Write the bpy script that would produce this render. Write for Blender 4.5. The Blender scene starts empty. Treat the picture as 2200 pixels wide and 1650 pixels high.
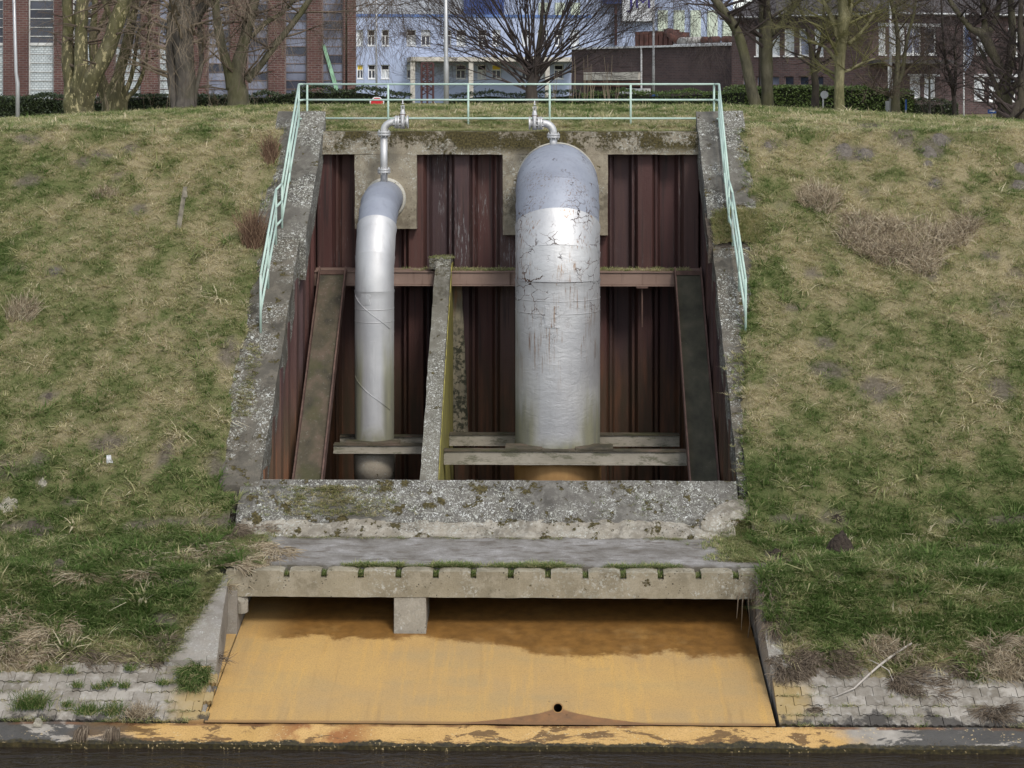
import bpy, math, random
import numpy as np
from mathutils import Vector, Matrix, noise as mnoise
random.seed(7)
sc = bpy.context.scene
col = sc.collection
R = math.radians
# ------------------------------------------------------------------ camera
F = 3960.0; CZ = 10.35; YAW = R(1.085); HY = 190.0
cam_d = bpy.data.cameras.new('camera'); cam = bpy.data.objects.new('camera', cam_d); col.objects.link(cam)
cam.location = (0, 0, CZ); cam.rotation_euler = (R(90), 0, YAW)
cam_d.sensor_width = 36.0; cam_d.lens = F / 2200 * 36.0
cam_d.shift_y = -(825 - HY) / 2200.0
cam_d.clip_start = 0.5; cam_d.clip_end = 2000
sc.camera = cam
# ------------------------------------------------------------------ world, sun, exposure
SUN_EL, SUN_AZ = 46.0, 24.0
w = bpy.data.worlds.new("World"); sc.world = w; w.use_nodes = True
wt = w.node_tree; wt.nodes.clear()
sky = wt.nodes.new('ShaderNodeTexSky'); sky.sky_type = 'NISHITA'; sky.sun_disc = False
sky.sun_elevation = R(SUN_EL); sky.sun_rotation = R(180 - SUN_AZ)
sky.dust_density = 1.0; sky.air_density = 1.0; sky.ozone_density = 1.0
hs = wt.nodes.new('ShaderNodeHueSaturation'); hs.inputs['Saturation'].default_value = 0.45
bg = wt.nodes.new('ShaderNodeBackground'); bg.inputs['Strength'].default_value = 0.15
wo = wt.nodes.new('ShaderNodeOutputWorld')
wt.links.new(sky.outputs[0], hs.inputs['Color']); wt.links.new(hs.outputs[0], bg.inputs['Color']); wt.links.new(bg.outputs[0], wo.inputs['Surface'])
sd = bpy.data.lights.new('sun', 'SUN'); sd.energy = 1.35; sd.angle = R(13); sd.color = (1.0, 0.955, 0.89)
so = bpy.data.objects.new('sun', sd); col.objects.link(so); so.rotation_euler = (R(90 - SUN_EL), 0, R(SUN_AZ)); so.location = (5, 0, 40)
sc.view_settings.view_transform = 'Standard'; sc.view_settings.look = 'None'
sc.view_settings.gamma = 1.0; sc.view_settings.exposure = 0.66; sc.view_settings.use_curve_mapping = False
sc.render.engine = 'CYCLES'
sc.cycles.max_bounces = 6; sc.cycles.diffuse_bounces = 3; sc.cycles.glossy_bounces = 3
# ------------------------------------------------------------------ geometry of the view: picture point at depth Y -> place
def P(px, py, D):
    u = (px - 1100) / F
    t = D / (math.cos(YAW) + u * math.sin(YAW))
    return Vector((t * (-math.sin(YAW) + u * math.cos(YAW)), D, CZ - t * (py - HY) / F))
def PX(px, D): return P(px, 0, D).x
def PZ(px, py, D): return P(px, py, D).z
# ------------------------------------------------------------------ numpy noise
def _h(ix, iy, s):
    n = (ix * 374761393 + iy * 668265263 + s * 1442695041) & 0xffffffff
    n = ((n ^ (n >> 13)) * 1274126177) & 0xffffffff
    return ((n ^ (n >> 16)) & 0xffff) / 65535.0
def vn(x, y, s=0):
    x = np.asarray(x, float); y = np.asarray(y, float)
    ix = np.floor(x).astype(np.int64); iy = np.floor(y).astype(np.int64)
    fx = x - ix; fy = y - iy; fx = fx * fx * (3 - 2 * fx); fy = fy * fy * (3 - 2 * fy)
    a = _h(ix, iy, s); b = _h(ix + 1, iy, s); c = _h(ix, iy + 1, s); d = _h(ix + 1, iy + 1, s)
    return (a * (1 - fx) + b * fx) * (1 - fy) + (c * (1 - fx) + d * fx) * fy
def fbm(x, y, s=0, o=4):
    r = 0; a = .5; t = 0
    for k in range(o):
        r = r + a * vn(np.asarray(x) * 2 ** k, np.asarray(y) * 2 ** k, s + k * 17); t += a; a *= .5
    return r / t
def sstep(a, b, x):
    t = np.clip((np.asarray(x, float) - a) / (b - a), 0, 1); return t * t * (3 - 2 * t)
# ------------------------------------------------------------------ mesh helpers
def tag(o, label=None, cat=None, group=None, kind=None):
    if label: o['label'] = label
    if cat: o['category'] = cat
    if group: o['group'] = group
    if kind: o['kind'] = kind
    return o
def thing(name, label, cat, loc=(0, 0, 0), rz=0, group=None):
    o = bpy.data.objects.new(name, None); col.objects.link(o); o.empty_display_size = .2
    o.location = loc; o.rotation_euler = (0, 0, rz)
    return tag(o, label, cat, group)
WL = {}
def link(o, parent=None):
    col.objects.link(o)
    if parent is not None:
        o.parent = parent
        if parent.rotation_euler.z == 0 and not parent.get('_local'):
            b = WL.get(parent.name, Vector(parent.location)) ; o.location = -b
        WL[o.name] = Vector((0, 0, 0))
    return o
class MB:
    def __init__(s): s.v = []; s.f = []; s.m = []
    def add(s, vs, fs, mi=0):
        b = len(s.v); s.v.extend([tuple(p) for p in vs])
        for f in fs: s.f.append(tuple(b + i for i in f)); s.m.append(mi)
        return s
    def box(s, x0, x1, y0, y1, z0, z1, mi=0):
        return s.add([(x0,y0,z0),(x1,y0,z0),(x1,y1,z0),(x0,y1,z0),(x0,y0,z1),(x1,y0,z1),(x1,y1,z1),(x0,y1,z1)],
                     [(0,3,2,1),(4,5,6,7),(0,1,5,4),(1,2,6,5),(2,3,7,6),(3,0,4,7)], mi)
    def hexa(s, p, mi=0):
        return s.add(p, [(0,3,2,1),(4,5,6,7),(0,1,5,4),(1,2,6,5),(2,3,7,6),(3,0,4,7)], mi)
    def gbox(s, n, fn, mi=0):
        nx, ny, nz = n; idx = {}; b = len(s.v)
        def vid(i, j, k):
            if (i, j, k) not in idx:
                idx[(i, j, k)] = len(s.v); s.v.append(tuple(fn(i / nx, j / ny, k / nz)))
            return idx[(i, j, k)]
        def q(a, b_, c, d): s.f.append((a, b_, c, d)); s.m.append(mi)
        for i in range(nx):
            for j in range(ny):
                q(vid(i,j,0), vid(i,j+1,0), vid(i+1,j+1,0), vid(i+1,j,0)); q(vid(i,j,nz), vid(i+1,j,nz), vid(i+1,j+1,nz), vid(i,j+1,nz))
        for i in range(nx):
            for k in range(nz):
                q(vid(i,0,k), vid(i+1,0,k), vid(i+1,0,k+1), vid(i,0,k+1)); q(vid(i,ny,k), vid(i,ny,k+1), vid(i+1,ny,k+1), vid(i+1,ny,k))
        for j in range(ny):
            for k in range(nz):
                q(vid(0,j,k), vid(0,j,k+1), vid(0,j+1,k+1), vid(0,j+1,k)); q(vid(nx,j,k), vid(nx,j+1,k), vid(nx,j+1,k+1), vid(nx,j,k+1))
        return s
    def tube(s, pts, rad, n=8, cap=True, mi=0, close=False):
        pts = [Vector(p) for p in pts]; m = len(pts)
        if not isinstance(rad, (list, tuple)): rad = [rad] * m
        d0 = (pts[1] - pts[0]).normalized()
        up = Vector((0, 0, 1)) if abs(d0.z) < .9 else Vector((0, 1, 0))
        a = d0.cross(up).normalized(); b = len(s.v)
        for i, p in enumerate(pts):
            d = (pts[min(i + 1, m - 1)] - pts[max(i - 1, 0)])
            if d.length < 1e-9: d = d0.copy()
            d.normalize(); a = (a - d * a.dot(d))
            if a.length < 1e-6: a = d.orthogonal()
            a.normalize(); c = d.cross(a); r = rad[i]
            for k in range(n):
                t = 2 * math.pi * k / n; q = p + a * (r * math.cos(t)) + c * (r * math.sin(t)); s.v.append((q.x, q.y, q.z))
        for i in range(m - 1):
            for k in range(n):
                k2 = (k + 1) % n; s.f.append((b+i*n+k, b+i*n+k2, b+(i+1)*n+k2, b+(i+1)*n+k)); s.m.append(mi)
        if cap and n > 2:
            s.f.append(tuple(b + k for k in range(n - 1, -1, -1))); s.m.append(mi)
            s.f.append(tuple(b + (m-1)*n + k for k in range(n))); s.m.append(mi)
        return s
    def lathe(s, prof, o=(0, 0, 0), n=24, axis='z', mi=0):
        """prof: (radius, height) pairs about an axis"""
        b = len(s.v)
        for r, h in prof:
            for k in range(n):
                t = 2 * math.pi * k / n; c, d = r * math.cos(t), r * math.sin(t)
                if axis == 'z': q = (o[0]+c, o[1]+d, o[2]+h)
                elif axis == 'x': q = (o[0]+h, o[1]+c, o[2]+d)
                else: q = (o[0]+c, o[1]+h, o[2]+d)
                s.v.append(q)
        for i in range(len(prof) - 1):
            for k in range(n):
                k2 = (k+1) % n; s.f.append((b+i*n+k, b+i*n+k2, b+(i+1)*n+k2, b+(i+1)*n+k)); s.m.append(mi)
        return s
    def rough(s, amp, scale=1.5, seed=0.0):
        for i, p in enumerate(s.v):
            q = Vector(p) * scale + Vector((seed, seed * .7, -seed))
            d = mnoise.noise_vector(q) + .5 * mnoise.noise_vector(q * 2.7) + .35 * mnoise.noise_vector(q * 6.1)
            s.v[i] = (p[0] + d.x * amp, p[1] + d.y * amp, p[2] + d.z * amp)
        return s
    def mesh(s, name, mats, smooth=False, normals=True):
        me = bpy.data.meshes.new(name); me.from_pydata(s.v, [], s.f)
        if not isinstance(mats, (list, tuple)): mats = [mats]
        for m in mats: me.materials.append(m)
        if any(s.m): me.polygons.foreach_set('material_index', s.m)
        if smooth: me.polygons.foreach_set('use_smooth', [True] * len(s.f))
        me.update(); return me
    def build(s, name, mats, parent=None, smooth=False, bevel=0, fixn=False):
        me = s.mesh(name, mats, smooth)
        if fixn:
            import bmesh
            bm = bmesh.new(); bm.from_mesh(me); bmesh.ops.recalc_face_normals(bm, faces=bm.faces); bm.to_mesh(me); bm.free()
        o = bpy.data.objects.new(name, me); link(o, parent)
        if bevel:
            bv = o.modifiers.new('bevel', 'BEVEL'); bv.width = bevel; bv.segments = 2; bv.limit_method = 'ANGLE'; bv.angle_limit = R(40)
        if smooth == 'auto':
            pass
        return o
# ------------------------------------------------------------------ material helpers
class N:
    def __init__(s, name):
        s.m = bpy.data.materials.new(name); s.m.use_nodes = True; s.t = s.m.node_tree; s.t.nodes.clear()
        s.out = s.t.nodes.new('ShaderNodeOutputMaterial'); s.b = s.t.nodes.new('ShaderNodeBsdfPrincipled')
        s.t.links.new(s.b.outputs[0], s.out.inputs[0]); s.set('Roughness', .85); s.set('Specular IOR Level', .25)
        s.geo = s.t.nodes.new('ShaderNodeNewGeometry'); s.pos = s.geo.outputs['Position']
    def set(s, k, v):
        i = s.b.inputs[k]
        if isinstance(v, bpy.types.NodeSocket): s.t.links.new(v, i)
        elif isinstance(v, (tuple, list)): i.default_value = (*v[:3], 1)
        else: i.default_value = v
    def _in(s, n, i, v):
        if v is None: return
        if isinstance(v, bpy.types.NodeSocket): s.t.links.new(v, n.inputs[i])
        elif isinstance(v, (tuple, list)) and len(n.inputs[i].default_value) == 4: n.inputs[i].default_value = (*v[:3], 1)
        else: n.inputs[i].default_value = v
    def map(s, v=None, scale=(1, 1, 1), loc=(0, 0, 0), rot=(0, 0, 0)):
        n = s.t.nodes.new('ShaderNodeMapping'); s._in(n, 0, v or s.pos); n.inputs['Scale'].default_value = scale
        n.inputs['Location'].default_value = loc; n.inputs['Rotation'].default_value = rot; return n.outputs[0]
    def noise(s, scale, v=None, detail=4, rough=.55, dist=0, color=False):
        n = s.t.nodes.new('ShaderNodeTexNoise'); s._in(n, 'Vector', v or s.pos); n.inputs['Scale'].default_value = scale
        n.inputs['Detail'].default_value = detail; n.inputs['Roughness'].default_value = rough; n.inputs['Distortion'].default_value = dist
        return n.outputs[1 if color else 0]
    def voro(s, scale, v=None, feature='F1', rnd=1):
        n = s.t.nodes.new('ShaderNodeTexVoronoi'); n.feature = feature; s._in(n, 'Vector', v or s.pos)
        n.inputs['Scale'].default_value = scale; n.inputs['Randomness'].default_value = rnd; return n.outputs[0]
    def ramp(s, fac, stops, interp='LINEAR'):
        n = s.t.nodes.new('ShaderNodeValToRGB'); s._in(n, 0, fac); cr = n.color_ramp; cr.interpolation = interp
        while len(cr.elements) < len(stops): cr.elements.new(.5)
        for e, (p, c) in zip(cr.elements, stops):
            e.position = p; e.color = (c, c, c, 1) if isinstance(c, (int, float)) else (*c, 1)
        return n.outputs[0]
    def mix(s, fac, a, b, mode='MIX'):
        n = s.t.nodes.new('ShaderNodeMix'); n.data_type = 'RGBA'; n.blend_type = mode
        s._in(n, 0, fac); s._in(n, 6, a); s._in(n, 7, b); return n.outputs[2]
    def math(s, op, a, b=None, c=None, clamp=False):
        n = s.t.nodes.new('ShaderNodeMath'); n.operation = op; n.use_clamp = clamp; s._in(n, 0, a)
        if b is not None: s._in(n, 1, b)
        if c is not None: s._in(n, 2, c)
        return n.outputs[0]
    def xyz(s, v=None):
        n = s.t.nodes.new('ShaderNodeSeparateXYZ'); s._in(n, 0, v or s.pos); return n.outputs
    def range(s, v, a, b, c=0.0, d=1.0):
        n = s.t.nodes.new('ShaderNodeMapRange'); n.interpolation_type = 'SMOOTHSTEP'; s._in(n, 0, v)
        n.inputs[1].default_value = a; n.inputs[2].default_value = b; n.inputs[3].default_value = c; n.inputs[4].default_value = d; return n.outputs[0]
    def vadd(s, a, b, k=1.0):
        n = s.t.nodes.new('ShaderNodeVectorMath'); n.operation = 'MULTIPLY_ADD'; s._in(n, 0, b); n.inputs[1].default_value = (k, k, k); s._in(n, 2, a); return n.outputs[0]
    def attr(s, name, typ='GEOMETRY'):
        n = s.t.nodes.new('ShaderNodeAttribute'); n.attribute_name = name; n.attribute_type = typ; return n.outputs
    def rnd(s):
        return s.t.nodes.new('ShaderNodeObjectInfo').outputs['Random']
    def bump(s, h, strength=.4, dist=.02, normal=None):
        n = s.t.nodes.new('ShaderNodeBump'); s._in(n, 'Height', h); n.inputs['Strength'].default_value = strength; n.inputs['Distance'].default_value = dist
        if normal is not None: s._in(n, 'Normal', normal)
        s.t.links.new(n.outputs[0], s.b.inputs['Normal']); return n.outputs[0]
    def col(s, c): s.set('Base Color', c); return s
M = {}
def simple(name, c, rough=.8, metal=0.0, var=.25, scale=3.0, bump=0.0):
    n = N(name); f = n.noise(scale, detail=5)
    a = tuple(x * (1 - var) for x in c); b = tuple(min(1, x * (1 + var)) for x in c)
    n.col(n.ramp(f, [(.3, a), (.7, b)])); n.set('Roughness', rough); n.set('Metallic', metal)
    if bump: n.bump(n.noise(scale * 12, detail=3), bump, .01)
    M[name] = n.m; return n.m
# ================================================================== materials
def concrete(name, base, lichen=0.5, moss=0.2, tint=(.3,.28,.22), dirt=.5, patches=1.0, lscale=7.0, topmoss=None, pits=0.0):
    n = N(name)
    big = n.noise(.9, detail=5, rough=.6); mid = n.noise(5, detail=6, rough=.65); fine = n.noise(38, detail=3)
    d = tuple(x * (1 - dirt) for x in base)
    c = n.ramp(big, [(.32, d), (.5, base), (.7, tuple(x * 1.18 for x in base))])
    c = n.mix(n.range(mid, .45, .62, 0, .65), c, tint)
    c = n.mix(n.range(fine, .35, .75, 0, .35), c, tuple(x * .55 for x in base))
    if pits:
        v = n.voro(16, n.vadd(n.pos, n.noise(5, color=True), .1))
        c = n.mix(n.math('MULTIPLY', n.range(v, .26, .14), n.range(n.noise(1.9, detail=5, rough=.7), .48, .56, 0, pits * .85)), c, (.03, .026, .02))
    # lichen: pale crusts in crowds, each crust with a ragged rim
    wob = n.vadd(n.pos, n.noise(9, color=True, detail=3), .16)
    v = n.voro(lscale * 1.5, wob); v2 = n.voro(lscale * 3.2, wob)
    crowd = n.math('ADD', n.math('MULTIPLY', n.math('SUBTRACT', n.noise(.75, n.map(loc=(3, 7, 1)), detail=5, rough=.65), .5), 1.5), .5)
    m1 = n.math('MULTIPLY', n.range(v, .36, .28), n.range(crowd, .52 - .16 * lichen, .6 - .1 * lichen))
    m2 = n.math('MULTIPLY', n.range(v2, .42, .33), n.range(crowd, .46 - .12 * lichen, .56 - .1 * lichen))
    lm = n.math('MULTIPLY', n.math('MAXIMUM', m1, m2), n.range(n.noise(16, detail=4, rough=.7), .40, .56, .1, 1))
    c = n.mix(n.math('MULTIPLY', lm, min(1, .45 + lichen)), c, n.ramp(n.noise(7, detail=4), [(.3, (.24, .24, .19)), (.5, (.40, .40, .35)), (.7, (.60, .61, .57))]))
    ms = n.noise(3.3, n.map(loc=(9, 2, 4)), detail=6, rough=.7)
    mm = n.range(ms, .66 - .12 * moss, .70 - .12 * moss)
    if topmoss:
        z = n.xyz()[2]; tz = n.range(z, topmoss[0], topmoss[1])
        mm = n.math('MAXIMUM', mm, n.math('MULTIPLY', n.range(n.math('ADD', n.noise(13, detail=6, rough=.85), n.math('MULTIPLY', n.noise(1.6, detail=3), .75)), .84, .90), tz))
    c = n.mix(mm, c, n.ramp(n.noise(22, detail=3), [(.35, (.032, .027, .014)), (.65, (.10, .082, .034))]))
    n.col(c); n.set('Roughness', .93); n.set('Specular IOR Level', .15)
    h = n.math('ADD', n.math('MULTIPLY', mid, .6), n.math('ADD', n.math('MULTIPLY', fine, .3), n.math('MULTIPLY', mm, .6)))
    n.bump(h, .7, .02); M[name] = n.m; return n
concrete('concrete_headwall', (.24, .205, .15), .35, .25, (.34, .30, .22), .5, topmoss=(8.72, 8.98), pits=.6, lscale=10)
concrete('concrete_wing', (.115, .106, .09), .7, .45, (.17, .16, .135), .55, lscale=10)
concrete('concrete_wing_low', (.10, .09, .072), .45, .6, (.16, .14, .11), .55, lscale=9)
concrete('concrete_sill', (.115, .106, .092), .55, .85, (.2, .19, .165), .5, lscale=12)
concrete('concrete_rib', (.14, .13, .105), .5, .45, (.2, .19, .16), .5, topmoss=(5.2, 6.6), lscale=13)
concrete('concrete_beam', (.27, .235, .165), .1, .1, (.36, .32, .24), .4, pits=1.0, lscale=6)
concrete('concrete_pillar', (.30, .275, .225), .05, .0, (.37, .34, .28), .3, pits=.8)
concrete('concrete_plain', (.25, .226, .19), .0, .05, (.28, .26, .23), .3)
concrete('concrete_pale', (.25, .222, .175), .25, .8, (.40, .37, .31), .6, pits=.9)
concrete('mortar_white', (.42, .40, .34), .0, .1, (.5, .47, .4), .3)
concrete('concrete_stump', (.34, .295, .23), .0, .3, (.38, .34, .27), .3)
# stained pilaster
n = N('concrete_stained'); f = n.noise(3, n.map(scale=(3, 3, .6)), detail=5)
c = n.ramp(f, [(.3, (.12, .11, .085)), (.6, (.27, .235, .165))]); c = n.mix(n.math('MULTIPLY', n.range(n.xyz()[2], 4.7, 5.3), n.range(n.noise(2.2, n.map(scale=(3, 3, .7)), detail=3), .45, .6, 0, .7)), c, (.30, .15, .07))
c = n.mix(n.math('MULTIPLY', n.range(n.noise(7, detail=5, rough=.7), .45, .58), n.range(n.xyz()[2], 5.3, 4.2)), c, (.045, .045, .03)); n.col(c); n.bump(n.noise(30), .5, .01); M['concrete_stained'] = n.m
# algae side
n = N('concrete_algae'); f = n.noise(4, n.map(scale=(2, 2, .35)), detail=5)
n.col(n.ramp(f, [(.3, (.13, .115, .07)), (.5, (.26, .23, .065)), (.72, (.38, .34, .1))])); n.bump(n.noise(14, n.map(scale=(2, 2, .2))), .4, .02); M['concrete_algae'] = n.m
# mud film of the track
n = N('track_concrete'); v = n.map(scale=(.55, 2.4, 1)); f = n.noise(1.5, n.map(scale=(.9, 1.5, 1)), detail=9, rough=.72, dist=.2)
c = n.ramp(f, [(.34, (.12, .105, .088)), (.46, (.20, .185, .163)), (.57, (.265, .25, .23)), (.68, (.37, .355, .335))])
c = n.mix(n.range(n.noise(3.2, n.map(scale=(.8, 2.5, 1), loc=(4, 4, 4)), detail=5), .52, .66, 0, .75), c, (.11, .09, .07))
c = n.mix(n.range(n.noise(40, detail=3), .4, .7, 0, .35), c, (.09, .08, .07))
y = n.xyz()[1]; c = n.mix(n.math('MULTIPLY', n.range(n.noise(6, detail=4), .35, .6), n.math('MAXIMUM', n.range(y, 33.0, 32.7), n.range(y, 34.05, 34.25))), c, (.085, .072, .05))
n.col(c); n.bump(n.noise(12, v, detail=5), .6, .015); n.set('Roughness', .7); M['track_concrete'] = n.m
# ochre apron
def ochre(name, ledge=False):
    n = N(name); x, y, z = n.xyz()
    f = n.noise(.55, detail=5); g = n.noise(1.2, n.map(scale=(.5, 1.5, 1)), detail=4)
    c = n.ramp(f, [(.3, (.40, .275, .13)), (.5, (.47, .295, .11)), (.7, (.53, .33, .11))])
    c = n.mix(n.range(g, .50, .66, 0, .3), c, (.36, .27, .13)); c = n.mix(n.range(n.noise(1.2, n.map(scale=(5, .35, 1)), detail=6, rough=.6), .5, .7, 0, .35), c, (.62, .36, .09)); c = n.mix(n.range(n.noise(.9, n.map(scale=(6, .3, 1), loc=(3, 3, 3)), detail=5), .56, .72, 0, .4), c, (.30, .185, .08))
    sp = n.noise(46, detail=2); c = n.mix(n.range(sp, .42, .68, 0, .42), c, (.25, .165, .075))
    c = n.mix(n.range(n.noise(2.3, detail=8, rough=.75), .68, .72, 0, .5), c, (.2, .12, .06))
    if not ledge:
        # wet brown algae film plus painted lintel shade: lower limit wanders across the slab
        edge = n.math('ADD', n.math('MULTIPLY', n.noise(.6, n.map(scale=(1, .3, 1), loc=(2, 0, 0)), detail=2), 1.0), n.math('MULTIPLY', n.noise(2.2, detail=8, rough=.75), 1.0))
        # lower reach on the right
        lim = n.math('ADD', y, n.math('SUBTRACT', n.math('MULTIPLY', n.range(x, -2.2, .6), .62), edge))
        band = n.range(lim, 31.2, 31.42)
        right = n.range(x, -5.3, -4.3, .1, 1)
        wet_shade = n.math('MULTIPLY', n.math('MULTIPLY', band, right), n.range(n.noise(1.3, n.map(loc=(5, 1, 0)), detail=8, rough=.7), .3, .5, .72, 1))
        c = n.mix(n.math('MULTIPLY', wet_shade, .9), c, n.ramp(n.noise(5, detail=4), [(.3, (.12, .055, .014)), (.7, (.23, .11, .027))]))
        # plume under the drain
        dx = n.math('ABSOLUTE', n.math('SUBTRACT', x, DRX)); w = n.math('MULTIPLY', n.math('SUBTRACT', DRY - .02, y), 1.0)
        spread = n.math('ADD', n.math('MULTIPLY', n.math('POWER', n.math('MAXIMUM', w, 0.0), 1.6), 4.5), n.math('ADD', .04, n.math('MULTIPLY', n.noise(7, detail=4), .12)))
        pl = n.math('MULTIPLY', n.range(n.math('SUBTRACT', spread, dx), -.03, .07), n.range(w, -.02, .03))
        c = n.mix(n.math('MULTIPLY', pl, .9), c, n.ramp(n.noise(6), [(.3, (.14, .075, .04)), (.7, (.25, .12, .05))]))
        c = n.mix(n.range(y, 29.42, 29.34, 0, .7), c, (.2, .11, .05))
        n.set('Roughness', n.math('SUBTRACT', .75, n.math('MULTIPLY', n.math('MAXIMUM', wet_shade, pl), .35)))
    n.col(c); n.bump(n.math('ADD', n.noise(60, detail=2), n.noise(9, detail=4)), .35, .008); M[name] = n.m
    return n, c
DR = P(1198.5, 1520, 29.84); DRX = DR.x; DRY = 29.84
ochre('ochre_slab')
# water-side ledge: ochre in the middle, grey concrete at the sides, wet dark bands
n = N('ledge_concrete'); x, y, z = n.xyz()
oc = n.ramp(n.noise(.9, detail=5), [(.3, (.46, .28, .09)), (.7, (.60, .38, .15))]); oc = n.mix(n.range(n.noise(40, detail=2), .42, .7, 0, .5), oc, (.3, .18, .07))
gr = n.ramp(n.noise(2.5, detail=6), [(.3, (.20, .18, .15)), (.7, (.38, .345, .295))])
wob = n.math('MULTIPLY', n.math('SUBTRACT', n.noise(1.1, detail=4), .5), 2.2)
xm = n.math('MULTIPLY', n.range(n.math('ADD', x, wob), -7.4, -6.6), n.range(n.math('ADD', x, wob), 5.2, 4.5))
c = n.mix(xm, gr, oc)
red = n.math('MULTIPLY', n.range(n.math('ABSOLUTE', n.math('ADD', x, 3.55)), 1.0, .3), n.range(n.noise(1.3, n.map(loc=(7, 1, 2)), detail=4), .35, .5))
c = n.mix(n.math('MULTIPLY', red, .85), c, (.24, .085, .03))
wn = n.noise(1.05, n.map(loc=(1.3, .4, 0), scale=(.8, 1.9, 1)), detail=9, rough=.72, dist=.5)
side = n.math('ADD', n.range(x, -4.6, -6.0, 0, .10), n.range(x, 4.2, 6.0, 0, .12))
wetm = n.range(n.math('ADD', wn, side), .545, .575)
c = n.mix(n.math('MULTIPLY', wetm, .85), c, n.mix(xm, (.045, .043, .04), (.11, .062, .028)))
drp = n.math('ADD', y, n.math('MULTIPLY', n.math('SUBTRACT', n.noise(1.4, detail=8, rough=.72), .5), .55))
low = n.range(drp, 28.90, 28.85)
c = n.mix(low, c, n.ramp(n.noise(18, detail=4), [(.3, (.02, .017, .013)), (.6, (.055, .045, .02)), (.8, (.12, .08, .04))]))
jt = n.math('MULTIPLY', n.range(y, 29.24, 29.29), n.range(n.noise(2, n.map(scale=(1, .2, .2)), detail=4), .4, .6)); c = n.mix(n.math('MULTIPLY', jt, .85), c, (.16, .08, .04))
sp = n.math('MULTIPLY', n.range(n.voro(16, n.vadd(n.pos, n.noise(12, color=True), .12)), .26, .18), n.range(n.noise(2, detail=3), .48, .58))
c = n.mix(n.math('MULTIPLY', sp, .75), c, (.55, .42, .22)); n.col(c)
n.set('Roughness', n.math('SUBTRACT', .85, n.math('MULTIPLY', n.math('MAXIMUM', wetm, low), .45)))
n.bump(n.math('ADD', n.noise(20, detail=5), n.math('MULTIPLY', n.noise(4, detail=3), 2)), .6, .015); M['ledge_concrete'] = n.m
# paving stones of the revetment
n = N('paving'); x, y, z = n.xyz(); r = n.rnd()
c = n.ramp(r, [(0, (.20, .178, .145)), (.5, (.275, .248, .208)), (1, (.36, .328, .28))])
c = n.mix(n.range(n.noise(3, detail=6, rough=.7), .42, .66, 0, .8), c, (.15, .13, .10))
c = n.mix(n.range(n.noise(9, detail=4), .5, .75, 0, .5), c, (.42, .4, .36))
orx = n.math('ADD', x, n.math('MULTIPLY', n.noise(2, detail=3), .8)); om = n.math('MULTIPLY', n.range(orx, -5.9, -5.3), n.range(orx, 4.8, 4.3))
c = n.mix(n.math('MULTIPLY', om, .75), c, (.36, .25, .09)); lowz = n.math('ADD', z, n.math('MULTIPLY', n.noise(1.9, detail=7, rough=.7), .75))
c = n.mix(n.range(lowz, .70, .63, 0, .85), c, (.04, .036, .032)); n.col(c); n.bump(n.noise(28, detail=4), .5, .01); M['paving'] = n.m
# sheet piling
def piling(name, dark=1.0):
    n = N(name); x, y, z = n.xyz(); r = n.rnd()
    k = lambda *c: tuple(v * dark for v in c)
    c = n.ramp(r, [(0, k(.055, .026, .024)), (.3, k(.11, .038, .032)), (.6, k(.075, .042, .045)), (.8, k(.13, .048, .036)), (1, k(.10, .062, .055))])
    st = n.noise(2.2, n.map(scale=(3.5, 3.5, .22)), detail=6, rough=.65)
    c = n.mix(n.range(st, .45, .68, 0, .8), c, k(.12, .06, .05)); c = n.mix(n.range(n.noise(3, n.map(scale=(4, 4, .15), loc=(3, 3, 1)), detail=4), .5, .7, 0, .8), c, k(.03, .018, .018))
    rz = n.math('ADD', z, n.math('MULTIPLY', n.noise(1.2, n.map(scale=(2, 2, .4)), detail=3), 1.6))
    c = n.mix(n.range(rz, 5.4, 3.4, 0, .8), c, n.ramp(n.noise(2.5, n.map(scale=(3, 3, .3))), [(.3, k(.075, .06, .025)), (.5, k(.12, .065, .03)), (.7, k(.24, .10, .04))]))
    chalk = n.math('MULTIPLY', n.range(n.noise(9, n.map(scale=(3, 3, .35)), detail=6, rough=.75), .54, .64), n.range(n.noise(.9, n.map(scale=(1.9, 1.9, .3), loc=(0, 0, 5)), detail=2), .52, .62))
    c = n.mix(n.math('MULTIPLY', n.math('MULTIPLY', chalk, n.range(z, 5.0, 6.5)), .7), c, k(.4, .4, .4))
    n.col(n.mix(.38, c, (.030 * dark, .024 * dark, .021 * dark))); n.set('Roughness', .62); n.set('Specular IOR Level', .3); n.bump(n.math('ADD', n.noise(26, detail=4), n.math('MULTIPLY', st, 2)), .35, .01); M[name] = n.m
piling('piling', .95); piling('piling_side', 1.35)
# painted steel
n = N('brown_paint'); c = n.ramp(n.noise(1.1, n.map(scale=(1, 1, 2)), detail=6), [(.3, (.20, .135, .105)), (.7, (.275, .19, .15))]); c = n.mix(n.range(n.noise(14, detail=6, rough=.8), .66, .7), c, (.04, .02, .015)); c = n.mix(n.range(n.noise(2, n.map(scale=(5, 5, .6)), detail=4), .55, .75, 0, .5), c, (.09, .05, .035)); n.col(c); n.set('Roughness', .7); n.bump(n.noise(25), .2, .005); M['brown_paint'] = n.m
n = N('mossy_steel'); x, y, z = n.xyz(); c = n.ramp(n.noise(1.3, n.map(scale=(2, 2, .8)), detail=6), [(.3, (.045, .04, .03)), (.5, (.085, .072, .048)), (.7, (.14, .10, .075))])
c = n.mix(n.range(n.noise(15, detail=5, rough=.7), .58, .68, 0, .55), c, (.2, .185, .15)); c = n.mix(n.range(n.noise(1.2, n.map(loc=(4, 4, 4)), detail=4), .53, .66, 0, .6), c, (.06, .062, .026)); n.col(c); n.bump(n.noise(20, detail=5), .5, .012); M['mossy_steel'] = n.m
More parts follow.
